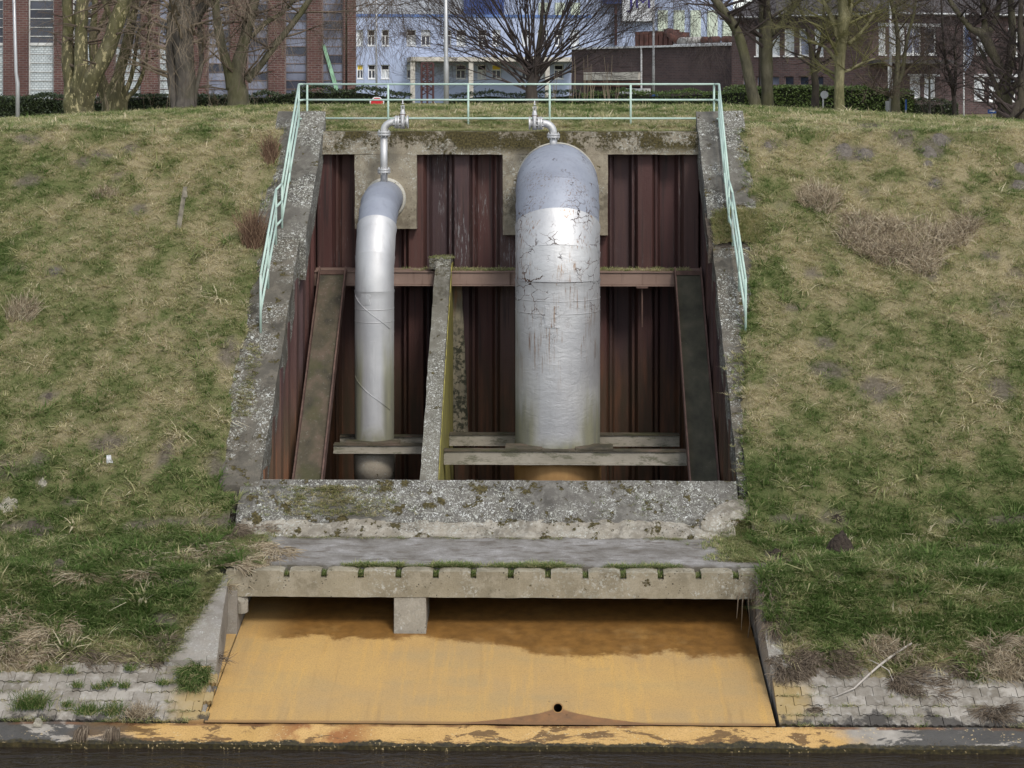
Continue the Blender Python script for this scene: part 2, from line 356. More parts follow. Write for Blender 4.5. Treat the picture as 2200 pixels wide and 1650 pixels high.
n = N('dark_mossy_steel'); c = n.ramp(n.noise(1.3, n.map(scale=(2, 2, .8)), detail=6), [(.3, (.042, .040, .028)), (.6, (.08, .074, .05)), (.8, (.12, .098, .07))])
c = n.mix(n.math('MULTIPLY', n.range(n.noise(16, detail=6, rough=.8), .6, .68, 0, .7), n.range(n.noise(1.1), .4, .6)), c, (.14, .12, .10)); n.col(c); n.bump(n.noise(20, detail=5), .5, .012); M['dark_mossy_steel'] = n.m
simple('flange_rust', (.115, .07, .055), .7, 0, .35, 6, .3)
n = N('walkway_paint'); x, y, z = n.xyz(); c = n.ramp(n.noise(1.6, detail=5, rough=.6), [(.3, (.22, .20, .155)), (.5, (.30, .27, .215)), (.7, (.36, .325, .27))]); c = n.mix(n.range(n.noise(2.4, n.map(scale=(1, 1, 3)), detail=8, rough=.78), .50, .60, 0, .75), c, (.10, .10, .06)); n.col(c); n.bump(n.noise(20, detail=4), .4, .01); M['walkway_paint'] = n.m
# aluminium paint with cracks and rust runs
def alu(name, cracks=1.0, algae=0, blue=0):
    n = N(name); x, y, z = n.xyz()
    c = n.ramp(n.noise(1.1, detail=4), [(.3, (.46, .455, .455)), (.7, (.61, .60, .585))])
    c = n.mix(n.range(n.noise(2.2, n.map(scale=(4, 4, .3)), detail=5), .5, .72, 0, .35), c, (.40, .385, .37))
    wob = n.vadd(n.vadd(n.pos, n.noise(1.7, color=True, detail=4), .55), n.noise(9, color=True, detail=3), .07)
    hgt = n.math('MULTIPLY', n.noise(24, detail=5), .35)
    rough = n.math('ADD', .51, n.math('MULTIPLY', n.noise(7, detail=4), .16))
    if blue:
        # sky reflection painted bluish on the upper bend, its edge following a seam
        zb = n.math('ADD', z, n.math('MULTIPLY', n.math('SUBTRACT', n.noise(3, detail=3), .5), .05))
        bm_ = n.range(zb, blue - .02, blue + .03); c = n.mix(n.math('MULTIPLY', bm_, .8), c, (.335, .36, .43)); rough = n.math('ADD', rough, n.math('MULTIPLY', bm_, .08))
    if cracks:
        hgt = n.math('ADD', hgt, n.math('MULTIPLY', n.noise(3.2, n.map(scale=(1, 1, 2.2)), detail=5, dist=1.2), 1.6))
        region = n.math('MULTIPLY', n.range(n.noise(1.1, n.map(loc=(2, 5, 1)), detail=3), .47, .56), n.range(z, 4.9, 5.9))
        e = n.voro(1.75, n.map(wob, scale=(1, 1, 1.9)), 'DISTANCE_TO_EDGE'); cr = n.math('MULTIPLY', n.range(e, .020, .007), region)
        e2 = n.voro(8.5, n.vadd(n.pos, n.noise(5, color=True, detail=3), .22), 'DISTANCE_TO_EDGE')
        cr2 = n.math('MULTIPLY', n.range(e2, .045, .015), n.math('MULTIPLY', n.range(n.noise(2.3, n.map(loc=(8, 1, 3)), detail=2), .60, .65), n.range(z, 4.4, 5.2)))
        crk = n.math('MAXIMUM', cr, n.math('MULTIPLY', cr2, .75))
        run = n.math('MULTIPLY', n.range(n.noise(7, n.map(scale=(4.0, 4.0, .2)), detail=5, rough=.7), .53, .62), n.math('MULTIPLY', n.range(n.noise(1.3, n.map(scale=(1.2, 1.2, .8), loc=(5, 2, 2)), detail=4), .46, .56), n.math('MULTIPLY', n.range(z, 3.3, 5.0), n.range(z, 9.0, 8.2))))
        c = n.mix(n.math('MULTIPLY', run, .8), c, n.ramp(n.noise(4), [(.3, (.17, .075, .03)), (.7, (.36, .23, .13))]))
        c = n.mix(crk, c, n.ramp(n.noise(3), [(.4, (.035, .02, .016)), (.6, (.13, .065, .035))])); hgt = n.math('SUBTRACT', hgt, crk)
    if algae:
        ax = n.math('ABSOLUTE', n.math('SUBTRACT', x, algae[0]))
        am = n.math('MULTIPLY', n.range(ax, algae[1] * .34, algae[1] * .66), n.range(n.math('ADD', z, n.math('MULTIPLY', n.noise(2, n.map(scale=(2, 2, .4)), detail=3), 1.5)), algae[3], algae[2]))
        lowm = n.range(n.math('ADD', z, n.math('MULTIPLY', n.noise(3, detail=4), .5)), algae[4] + .85, algae[4] + .25)
        am = n.math('MAXIMUM', n.math('MULTIPLY', am, .85), lowm)
        c = n.mix(n.math('MULTIPLY', am, .88), c, n.ramp(n.noise(3, n.map(scale=(3, 3, .3)), detail=4), [(.3, (.07, .068, .02)), (.7, (.17, .16, .05))]))
        rough = n.math('ADD', rough, n.math('MULTIPLY', am, .35)); n.set('Metallic', n.math('SUBTRACT', .66, n.math('MULTIPLY', am, .64)))
    else: n.set('Metallic', .66)
    n.col(c); n.set('Roughness', rough); n.set('Specular IOR Level', .5); n.bump(hgt, .5, .012); M[name] = n.m
# ================================================================== ground
PITX0, PITX1 = -5.95, 3.80     # hole for the pit
def zc(x):
    xs = [-60, -22, -14.8, -13, -10.2, -8.5, -5, 0, 5, 8, 10.5, 13, 20, 60]
    zs = [9.2, 9.3, 9.47, 9.60, 9.75, 9.81, 9.86, 9.86, 9.84, 9.71, 9.57, 9.46, 9.3, 9.2]
    return np.interp(x, xs, zs)
PR = [(28.0, -1.5), (28.9, -.55), (29.25, .05), (29.35, .19), (30.45, .78), (30.62, .99), (32.35, 1.85), (33.2, 1.93), (34.15, 2.03), (35.2, 2.86), (44.0, 9.30)]
def base(x, D):
    D = np.asarray(D, float); x = np.asarray(x, float)
    z = np.interp(D, [p[0] for p in PR], [p[1] for p in PR])
    c = zc(x); top = 9.30 + (c - 9.30) * np.sin(np.clip((D - 44) / 6.5, 0, 1) * math.pi / 2)
    z = np.where(D > 44, top, z)
    back = c + (8.9 - c) * sstep(53, 62, D); z = np.where(D > 52, np.minimum(z, back), z)
    return z
MOUNDS = []
def tz(x, D):
    x = np.asarray(x, float); D = np.asarray(D, float)
    z = base(x, D)
    k = sstep(30.6, 31.2, D) * (1 - .6 * sstep(46, 50, D))
    z = z + k * ((fbm(x * .7, D * .7, 3, 3) - .5) * .22 + (fbm(x * 2.4, D * 2.4, 9, 3) - .5) * .11)
    # the bank has crept over the outer edges of the walls
    n1 = (fbm(D * 1.1, x * 0 + 4, 71, 4) - .5) * .16 + (fbm(D * 4.5, x * 0, 77, 2) - .5) * .10
    eL = -6.30 - n1; eR = np.interp(D, [35.1, 36.5, 38.5, 40.3, 44], [3.66, 3.92, 4.08, 4.48, 4.52]) + n1
    on = (D > 34.9) & (D < 44.3)
    offL = .09 - .25 * sstep(eL - .06, eL + .08, x); offR = .10 - .26 * (1 - sstep(eR - .08, eR + .06, x))
    z = z + np.where(on & (x < -3) & (x > -7.6), offL * sstep(-7.6, -6.9, x), 0) + np.where(on & (x > 3) & (x < 5.8), offR * sstep(5.8, 5.1, x), 0)
    cap = (x > -6.0) & (x < 4.2) & (D > 44.0); z = np.where(cap, np.minimum(z, 9.26 + .0 * D + 1.2 * np.clip(D - 44.75, 0, 9)), z)
    fw = (x > -6.40 + (D - 30.4) * .20) & (x < -5.3) & (D > 30.35) & (D < 32.6); z = np.where(fw, z - .3, z)
    return z
def wing_bare(x, D):
    n1 = (fbm(D * 1.1, x * 0 + 4, 71, 4) - .5) * .16 + (fbm(D * 4.5, x * 0, 77, 2) - .5) * .10
    eL = -6.30 - n1; eR = np.interp(D, [35.1, 36.5, 38.5, 40.3, 44], [3.66, 3.92, 4.08, 4.48, 4.52]) + n1
    return ((x > eL) & (x < -5.4) | (x < eR) & (x > 3.5)) & (D > 34.9) & (D < 44.15)
def ground_at(px, py):
    """where the picture ray meets the ground"""
    D = np.arange(29.0, 56.0, .03); u = (px - 1100) / F
    t = D / (math.cos(YAW) + u * math.sin(YAW)); x = t * (-math.sin(YAW) + u * math.cos(YAW)); z = CZ - t * (py - HY) / F
    g = tz(x, D); below = np.nonzero(g >= z)[0]
    i = below[0] if len(below) else len(D) - 1
    return Vector((float(x[i]), float(D[i]), float(g[i])))
def lines(segs):
    out = []
    for a, b, st in segs:
        k = max(1, int(round((b - a) / st))); out += [a + (b - a) * i / k for i in range(k)]
    return out + [segs[-1][1]]
xs = lines([(-300, -60, 60), (-60, -22, 2), (-22, -16, .6), (-16, -6.30, .13), (-6.30, PITX0, .117), (PITX0, PITX1, .15), (PITX1, 14, .13), (14, 22, .6), (22, 60, 2), (60, 300, 60)])
ds = lines([(28.0, 29.2, .3), (29.2, 32.42, .115), (32.42, 34.24, .13), (34.24, 35.2, .12), (35.2, 44.45, .13), (44.45, 54, .13), (54, 70, 1.0), (70, 150, 10), (150, 600, 90)])
X, Y = np.meshgrid(xs, ds); Z = tz(X, Y)
ny, nx = X.shape
V = np.stack([X.ravel(), Y.ravel(), Z.ravel()], 1)
i, j = np.meshgrid(np.arange(nx - 1), np.arange(ny - 1)); a = (j * nx + i).ravel()
Fc = np.stack([a, a + 1, a + nx + 1, a + nx], 1)
cx = (X[:-1, :-1] + X[1:, 1:]).ravel() / 2; cy = (Y[:-1, :-1] + Y[1:, 1:]).ravel() / 2
hole = ((cx > PITX0) & (cx < PITX1) & (cy > 34.24) & (cy < 44.45)) | ((cx > PITX0 + .2) & (cx < 3.90) & (cy < 34.24))
Fc = Fc[~hole]
gme = bpy.data.meshes.new('ground'); gme.from_pydata(V.tolist(), [], Fc.tolist()); gme.polygons.foreach_set('use_smooth', [True] * len(Fc))
# fields shared by the turf and the soil under it (1 = straw, 0 = fresh green; bare = open soil)
BARE = []   # (x, y, rx, ry, strength)
def add_bare(px, py, wx, wy, s=1.0):
    p = ground_at(px, py); q = ground_at(px, py - wy); BARE.append((p.x, (p.y), .8 * wx * p.y / F, max(.06, .8 * abs(q.y - p.y)), s * .85))
for t in [(118,583,26,16),(105,853,22,18),(85,988,26,18),(88,1042,30,16),(60,1140,85,32),(128,1216,44,26),(210,330,22,14),(230,338,20,12),(60,390,40,22),(175,350,24,14),(280,318,22,12),(60,300,40,14),
          (355,975,26,40),(235,955,50,30),(460,1000,24,40),(420,1125,110,18),(300,1130,60,14),(500,1120,60,26),(490,760,26,40),(300,450,30,18),(340,1205,20,8),(150,1080,30,14),
          (1830,330,70,26),(2000,325,40,24),(2022,300,36,16),(1862,270,40,8),(1940,282,40,8),(2010,395,22,18),(2195,365,30,16),(2190,400,30,14),(1655,312,20,14),(1620,430,20,14),
          (1745,590,26,14),(2000,590,26,14),(2130,550,30,14),(1890,835,60,30),(1780,800,60,26),(1890,860,22,12),(2150,840,40,40),(2180,590,30,14),(1770,740,30,18),(1700,660,20,14),
          (1690,1110,60,10),(1665,1190,40,14),(1802,1180,44,24),(1790,1115,40,12),(1950,1185,200,7),(2100,1175,110,8),(2170,1118,60,10),(1640,1215,60,10),(1700,1212,50,10),(2050,1120,60,8),(1900,1260,20,10),(1800,1240,24,10),(350,1330,40,20),(470,1235,50,18),
          (390,1250,30,12),(250,1290,30,14),(1620,1160,50,24),(1590,1140,60,20)]:
    add_bare(*t)
def bare_f(x, D):
    m = sstep(.70, .82, fbm(x * 1.1 + 3, D * 1.1, 31, 4)) * .6
    for bx, by, rx, ry, s in BARE:
        d = ((x - bx) / rx) ** 2 + ((D - by) / ry) ** 2
        m = np.maximum(m, s * (1 - sstep(.45, 1.35, d + (fbm(x * 5, D * 5, 5, 2) - .5) * .8)))
    return m
GREEN = []
def straw_f(x, D):
    t = .58 + (fbm(x * .42, D * .5, 41, 4) - .5) * .60 + (fbm(x * 2.6, D * 2.6, 51, 3) - .5) * 1.25
    t = t - .33 * (1 - sstep(34.3, 37.0, D + (fbm(x * .6, D * .6, 5, 2) - .5) * 2)) - .12 * (1 - sstep(31.2, 33.5, D))      # fresher near the foot
    t = t + .42 * (1 - sstep(30.5, 31.25, D))                                  # dead thatch at the water's side
    t = t - .16 * sstep(45.5, 49, D)                                             # greener crest
    t = t + .22 * np.exp(-((x - 7.8) / 2.6) ** 2 - ((D - 41.5) / 1.6) ** 2) + .12 * np.exp(-((x + 7.6) / 1.6) ** 2 - ((D - 41.5) / 4) ** 2)
    return np.clip(t, 0, 1)
gx, gy = V[:, 0], V[:, 1]
for nm, arr in (('straw', straw_f(gx, gy)), ('bare', bare_f(gx, gy))):
    at = gme.attributes.new(nm, 'FLOAT', 'POINT'); at.data.foreach_set('value', arr.astype(np.float32))
n = N('turf_soil'); st = n.attr('straw')[2]; ba = n.attr('bare')[2]
fine = n.noise(26, detail=5, rough=.7); mid = n.noise(6, detail=5)
tt = n.math('ADD', st, n.math('MULTIPLY', n.math('SUBTRACT', fine, .5), 1.1))
c = n.ramp(tt, [(0, (.08, .10, .035)), (.35, (.14, .145, .06)), (.65, (.22, .19, .105)), (1, (.30, .25, .15))])
sc_ = n.ramp(n.noise(16, detail=8, rough=.75), [(.3, (.05, .042, .033)), (.5, (.12, .10, .078)), (.7, (.22, .19, .155))])
c = n.mix(ba, c, sc_); n.col(c); n.set('Specular IOR Level', .05); n.bump(n.math('ADD', fine, mid), .9, .05); M['turf_soil'] = n.m
gme.materials.append(n.m)
ground = bpy.data.objects.new('ground', gme); col.objects.link(ground); tag(ground, kind='structure')
# the bank the view is taken from
mb = MB(); mb.add([(-300, 9.0, -.6), (300, 9.0, -.6), (300, -2.5, 8.6), (-300, -2.5, 8.6), (-300, -200, 8.6), (300, -200, 8.6)], [(0, 3, 2, 1), (3, 4, 5, 2)])
tag(mb.build('opposite_bank', simple('bank_grass', (.07, .08, .03), .95, 0, .4, 1.5)), kind='structure')
# ------------------------------------------------------------------ water
n = N('water_surface'); n.col((.022, .016, .011)); n.set('Roughness', .05); n.set('Specular IOR Level', .5); n.set('IOR', 1.33)
v = n.map(scale=(.75, 2.3, 1)); n.bump(n.math('ADD', n.noise(1.7, v, detail=4, dist=.8), n.math('MULTIPLY', n.noise(4.5, v, detail=2), .35)), .8, .07); M['water'] = n.m
mb = MB(); mb.add([(-300, 8, 0), (300, 8, 0), (300, 28.95, 0), (-300, 28.95, 0)], [(0, 1, 2, 3)]); tag(mb.build('water', n.m), kind='structure')
# ------------------------------------------------------------------ turf: tuft variants scattered by geometry nodes
n = N('grass_blade'); t = n.attr('tint', 'INSTANCER')[2]; bv = n.attr('bv')[2]
tt = n.math('ADD', t, n.math('MULTIPLY', n.math('SUBTRACT', bv, .5), .55))
c = n.ramp(tt, [(0, (.10, .165, .04)), (.25, (.225, .285, .10)), (.48, (.38, .385, .175)), (.7, (.54, .485, .26)), (1, (.74, .65, .45))])
n.col(c); n.set('Roughness', .7); n.set('Specular IOR Level', .12); M['grass_blade'] = n.m
tl = n.t.nodes.new('ShaderNodeBsdfTranslucent'); n.t.links.new(c, tl.inputs[0]); ms_ = n.t.nodes.new('ShaderNodeMixShader'); ms_.inputs[0].default_value = .48
n.t.links.new(n.b.outputs[0], ms_.inputs[1]); n.t.links.new(tl.outputs[0], ms_.inputs[2]); n.t.links.new(ms_.outputs[0], n.out.inputs[0])
tuftc = bpy.data.collections.new('tufts')
def tuft(k, blades, h, spread, lean, wdt, seg=2):
    rg = random.Random(100 + k); v = []; f = []; bvv = []
    for _ in range(blades):
        a = rg.uniform(0, 2 * math.pi); r0 = spread * rg.random() ** .6; bx, by = r0 * math.cos(a), r0 * math.sin(a)
        d = a + rg.uniform(-1.2, 1.2); L = h * rg.uniform(.5, 1.25); ln = lean * rg.uniform(.3, 1.3); w2 = wdt * rg.uniform(.7, 1.2)
        wx, wy = -math.sin(d) * w2, math.cos(d) * w2; b = len(v); q = rg.random()
        for s in range(seg):
            u = s / seg; rr = ln * L * u ** 1.7; zz = L * u * (1 - .35 * ln * u); ww = 1 - .35 * u
            cxx, cyy = bx + math.cos(d) * rr, by + math.sin(d) * rr
            v += [(cxx - wx * ww, cyy - wy * ww, zz - .01), (cxx + wx * ww, cyy + wy * ww, zz - .01)]; bvv += [q, q]
        rr = ln * L; zz = L * (1 - .35 * ln) if ln < 1.5 else L * .4
        v.append((bx + math.cos(d) * rr, by + math.sin(d) * rr, zz)); bvv.append(q)
        for s in range(seg - 1): f.append((b + 2*s, b + 2*s + 1, b + 2*s + 3, b + 2*s + 2))
        f.append((b + 2*seg - 2, b + 2*seg - 1, b + 2*seg))
    me = bpy.data.meshes.new('tuft'); me.from_pydata(v, [], f); me.materials.append(M['grass_blade'])
    at = me.attributes.new('bv', 'FLOAT', 'POINT'); at.data.foreach_set('value', bvv)
    o = bpy.data.objects.new('tuft_%02d' % k, me); tuftc.objects.link(o)
for k in range(5): tuft(k, 13, .078, .05, 1.15, .0066)        # short turf
for k in range(5, 9): tuft(k, 13, .13, .045, 1.3, .007)      # long green
for k in range(9, 13): tuft(k, 12, .12, .065, 1.9, .0062)     # flattened straw
def scatter(name, pts, nrm, idx, scl, tint, label=None):
    k = len(pts); me = bpy.data.meshes.new(name); me.vertices.add(k); me.vertices.foreach_set('co', np.asarray(pts, np.float32).ravel())
    rot = np.zeros((k, 3), np.float32); rg = np.random.RandomState(5)
    rot[:, 0] = nrm[:, 0]; rot[:, 1] = nrm[:, 1]; rot[:, 2] = rg.rand(k) * 6.283
    for nm, ty, key, ar in (('rot', 'FLOAT_VECTOR', 'vector', rot.ravel()), ('scl', 'FLOAT', 'value', scl), ('idx', 'INT', 'value', idx), ('tint', 'FLOAT', 'value', tint)):
        at = me.attributes.new(nm, ty, 'POINT'); at.data.foreach_set(key, np.asarray(ar, np.int32 if ty == 'INT' else np.float32))
    o = bpy.data.objects.new(name, me); col.objects.link(o); tag(o, label, 'grass', kind='stuff')
    ng = bpy.data.node_groups.new(name, 'GeometryNodeTree')
    ng.interface.new_socket('Geometry', in_out='INPUT', socket_type='NodeSocketGeometry'); ng.interface.new_socket('Geometry', in_out='OUTPUT', socket_type='NodeSocketGeometry')
    nd = ng.nodes; gi = nd.new('NodeGroupInput'); go = nd.new('NodeGroupOutput'); ip = nd.new('GeometryNodeInstanceOnPoints'); ci = nd.new('GeometryNodeCollectionInfo')
    ci.inputs['Collection'].default_value = tuftc; ci.inputs['Separate Children'].default_value = True; ci.inputs['Reset Children'].default_value = True
    ip.inputs['Pick Instance'].default_value = True
    def na(nm, dt):
        a = nd.new('GeometryNodeInputNamedAttribute'); a.data_type = dt; a.inputs['Name'].default_value = nm; return a.outputs['Attribute']
    L = ng.links.new; L(gi.outputs[0], ip.inputs['Points']); L(ci.outputs[0], ip.inputs['Instance']); L(na('idx', 'INT'), ip.inputs['Instance Index'])
    er = nd.new('FunctionNodeEulerToRotation'); L(na('rot', 'FLOAT_VECTOR'), er.inputs[0]); L(er.outputs[0], ip.inputs['Rotation']); L(na('scl', 'FLOAT'), ip.inputs['Scale']); L(ip.outputs[0], go.inputs[0])
    md = o.modifiers.new('scatter', 'NODES'); md.node_group = ng
    return o
rg = np.random.RandomState(11)
def wing_cover(x, D):   # True where bare concrete shows
    return wing_bare(x, D) & (np.random.RandomState(3).rand(len(x)) > .02)
def track_free(x, D):
    j = (fbm(x * 1.5, D * 1.5, 81, 3) - .5)
    return (x > -5.55 + j * 1.2) & (x < 3.75 + j * 1.0) & (D > 32.55) & (D < 34.3)
def turf(n_, x0, x1, y0, y1, seed):
    r_ = np.random.RandomState(seed); x = r_.uniform(x0, x1, n_); D = r_.uniform(y0, y1, n_)
    b = bare_f(x, D); keep = r_.rand(n_) > b * .93
    keep &= ~((x > PITX0 + .1) & (x < PITX1 - .1) & (D > 34.2) & (D < 44.55)) & ~wing_cover(x, D) & ~track_free(x, D)
    keep &= ~((x > PITX0 + .25) & (x < 3.72) & (D < 32.7)) & ~((x > -9.9) & (x < PITX0 + .3) & (D < 30.62 - (fbm(x * 1.2, D, 3, 3) - .5) * .6))
    keep &= ~((x > 3.4) & (D < 30.45 + (fbm(x * 1.4, D, 13, 3) - .5) * .7))
    keep &= ~((x > -6.42 + (D - 30.4) * .20) & (x < -5.4) & (D > 30.3) & (D < 32.45))           # splayed wing of the outlet
    keep &= ~((x > 3.5) & (x < 3.92) & (D > 30.3) & (D < 31.2))
    keep &= ~((x < -9.9) & (D < 30.3))
    u = (x * math.cos(YAW) + D * math.sin(YAW)) / (D * math.cos(YAW) - x * math.sin(YAW)) * F + 1100
    keep &= (u > -60) & (u < 2260)
    return x[keep], D[keep]
A = [turf(26000, -10.5, 10, 30.2, 34.3, 1), turf(52000, -15, 13, 34.0, 44.6, 2), turf(34000, -19, 16, 44.3, 52.5, 3)]
x = np.concatenate([a[0] for a in A]); D = np.concatenate([a[1] for a in A]); k = len(x)
s_ = straw_f(x, D); rr = rg.rand(k)
lush = (1 - sstep(34.2, 36.5, D)) * (1 - s_)
idx = np.where(rr < .25 + .55 * s_, rg.randint(9, 13, k), np.where(rg.rand(k) < .15 + .8 * lush, rg.randint(5, 9, k), rg.randint(0, 5, k)))
slope = (tz(x, D + .1) - tz(x, D - .1)) / .2; nr = np.zeros((k, 2)); nr[:, 0] = np.arctan(slope) * .55
scl = rg.uniform(.65, 1.25, k) * (1 + .2 * lush) * (1 + .15 * (fbm(x, D, 61, 2) - .5))
big = rg.rand(k) < .05; scl = np.where(big, scl * rg.uniform(1.4, 2.0, k), scl); s_ = np.where(big, s_ + rg.uniform(-.3, .3, k), s_)
tint = np.clip(s_ + rg.normal(0, .26, k) - .12 * ((idx > 4) & (idx < 9)), 0, 1)
scatter('grass', np.stack([x, D, tz(x, D) - .01], 1), nr, idx, scl, tint, 'mixed green and straw coloured grass covering the dyke slopes')
# ================================================================== pit walls
def sl(t): return 44 - 8.8 * t, 9.30 - 6.45 * t
def slz(D): return 9.30 - (44 - D) * 6.45 / 8.8
def wing(name, sects, mat_label, label, cat='retaining wall'):
    r = thing(name, label, cat, (sects[0][2], 42, 6))
    for (d0, d1, x0, x1, top, mat, seed, inner) in sects:
        def fn(u, v, w_, d0=d0, d1=d1, x0=x0, x1=x1, top=top, inner=inner):
            D = d1 + (d0 - d1) * v
            z = slz(D) + top - (1 - w_) * .95
            return (x0 + (x1 - x0) * u, D, z)
        mb = MB().gbox((8, max(4, int((d0 - d1) / .14)), 6), fn).rough(.022, 1.3, seed)
        mb.build('wall_section', M[mat], r, smooth=False)
    return r
wing('left_wing_wall', [(44.6, 40.85, -6.52, -5.36, .06, 'concrete_wing', 1, 0), (41.1, 35.1, -6.66, -5.49, -.0, 'concrete_wing_low', 2, 0)], None, 'lichen covered sloping concrete wall along the left edge of the pit')
wing('right_wing_wall', [(44.6, 41.5, 3.60, 4.72, .07, 'concrete_wing', 3, 0), (40.8, 35.1, 3.65, 4.72, -.02, 'concrete_wing_low', 4, 0)], None, 'lichen covered sloping concrete wall along the right edge of the pit')
r = thing('headwall', 'mossy concrete beam wall across the top of the pit with two hanging pipe blocks', 'wall', (-.9, 44, 8))
MB().gbox((70, 5, 6), lambda u, v, w_: (-5.37 + 8.98 * u, 44 + .6 * v, 8.775 + .54 * w_)).rough(.012, 2, 5).build('cap_beam', M['concrete_headwall'], r)
for x0, x1, zb, s_ in ((762, 895, 492, 6), (1080, 1306, 505, 7)):
    a, b, zb = PX(x0, 43.97), PX(x1, 43.97), PZ(1100, zb, 43.97)
    MB().gbox((14, 4, 16), lambda u, v, w_: (a + (b - a) * u, 43.97 + .6 * v, zb + (8.773 - zb) * w_)).rough(.008, 2, s_).build('pipe_block', M['concrete_headwall'], r)
# sheet piles -----------------------------------------------------------
def pile_mesh(name, sgn, mat, wdt=.55, dep=.19, th=.018):
    p = [(0, 0), (.035, sgn*.012), (.10, -sgn*dep), (.115, -sgn*(dep + .006)), (wdt-.115, -sgn*(dep + .006)), (wdt-.10, -sgn*dep), (wdt-.035, sgn*.012), (wdt, 0)]
    v = []; f = []
    for z in (0, 1):
        for q in (0, th):
            for a, b in p: v.append((a, b + q, z))
    m = len(p)
    for i in range(m - 1):
        f += [(i, i+1, 2*m+i+1, 2*m+i), (m+i+1, m+i, 3*m+i, 3*m+i+1), (2*m+i, 2*m+i+1, 3*m+i+1, 3*m+i)]
    b = len(v)   # interlock bead
    for z in (0, 1):
        for a, c in ((-.022, -.03), (.022, -.03), (.022, .03), (-.022, .03)): v.append((a, c, z))
    for k in range(4): f.append((b+k, b+(k+1) % 4, b+4+(k+1) % 4, b+4+k))
    me = bpy.data.meshes.new(name); me.from_pydata(v, [], f); me.materials.append(mat); return me
def pile_wall(name, label, o, rz, count, ztop, z0, mat, flip=0):
    r = thing(name, label, 'sheet pile wall', o); ms = [pile_mesh('sheet_pile', 1, mat), pile_mesh('sheet_pile', -1, mat)]
    first = True
    for i in range(count):
        ob = bpy.data.objects.new('sheet_pile', ms[(i + flip) % 2]); col.objects.link(ob); ob.parent = r
        c, s_ = math.cos(rz), math.sin(rz); lx, ly = c * .55 * i, s_ * .55 * i
        mid = (o[0] + lx + c * .27, o[1] + ly + s_ * .27)
        zt = ztop(*mid)
        ob.location = (lx, ly, z0 - o[2]); ob.rotation_euler = (R(random.uniform(-.25, .25)), 0, rz); ob.scale = (1, 1, zt - z0)
    return r
pile_wall('rear_sheet_pile_wall', 'dark rusty steel sheet piling standing behind both silver pipes', (-5.62, 44.42, 0), 0, 18, lambda x, y: 8.9, .2, M['piling'])
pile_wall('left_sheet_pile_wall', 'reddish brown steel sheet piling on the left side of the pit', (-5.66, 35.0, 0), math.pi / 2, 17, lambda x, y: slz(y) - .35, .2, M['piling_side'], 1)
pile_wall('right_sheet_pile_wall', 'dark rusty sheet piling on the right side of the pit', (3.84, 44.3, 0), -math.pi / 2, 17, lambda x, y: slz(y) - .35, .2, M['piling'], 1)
# waler ------------------------------------------------------------------
r = thing('waler_beam', 'long brown painted steel beam running across the rear piling', 'steel beam', (-1, 43.6, 5.9))
zt, zb = PZ(1175, 584, 43.4), PZ(1175, 612, 43.4)
MB().box(-5.56, 3.66, 43.42, 44.2, zb, zt - .02).build('web', M['brown_paint'], r, bevel=.01)
MB().box(-5.57, 3.67, 43.385, 44.22, zt - .018, zt + .012).build('flange', M['brown_paint'], r)
MB().box(-5.57, 3.67, 43.385, 44.22, zb - .03, zb - .002).build('flange', M['brown_paint'], r)
a = P(1380, 616, 43.38); MB().box(a.x - .14, a.x + .13, 43.36, 43.7, zb - .075, zb - .033).build('bracket', M['flange_rust'], r)
MB().tube([(a.x, 43.5, zb - .06), (a.x, 43.5, zb - 1.0)], .022, 6).build('hanger_rod', M['flange_rust'], r)
for px in (742, 1096):
    q = PX(px, 43.38); MB().box(q - .012, q + .012, 43.37, 43.42, zb, zt).build('weld_seam', M['flange_rust'], r)
# inclined struts ---------------------------------------------------------
def strut(name, label, x0, x1, mweb, mfl):
    r = thing(name, label, 'steel strut', ((x0 + x1) / 2, 41, 4))
    A = Vector((0, 43.35, 6.06)); B = Vector((0, 37.3, .75)); d = (B - A).normalized(); nrm = Vector((0, d.z, -d.y)); 
    if nrm.z < 0: nrm = -nrm
    def q(x, t, o): p = A + (B - A) * t + nrm * o; return (x, p.y, p.z)
    MB().gbox((6, 40, 1), lambda u, v, w_: q(x0 + .03 + (x1 - x0 - .06) * u, v, -.03 + .03 * w_ )).rough(.004, 3, x0).build('web', M[mweb], r)
    for a, b in ((x0, x0 + .032), (x1 - .032, x1)):
        MB().gbox((1, 20, 2), lambda u, v, w_: q(a + (b - a) * u, v, -.16 + .30 * w_)).rough(.003, 3, a).build('flange', M[mfl], r)
    MB().box(x0 - .02, x1 + .02, 43.22, 43.38, 5.98, 6.07).build('head_plate', M['flange_rust'], r)
    return r
strut('left_strut', 'inclined steel strut with moss and pale grit, left of the slim pipe', -5.36, -4.72, 'mossy_steel', 'flange_rust')
strut('right_strut', 'dark inclined steel strut right of the large pipe', 2.99, 3.62, 'dark_mossy_steel', 'flange_rust')
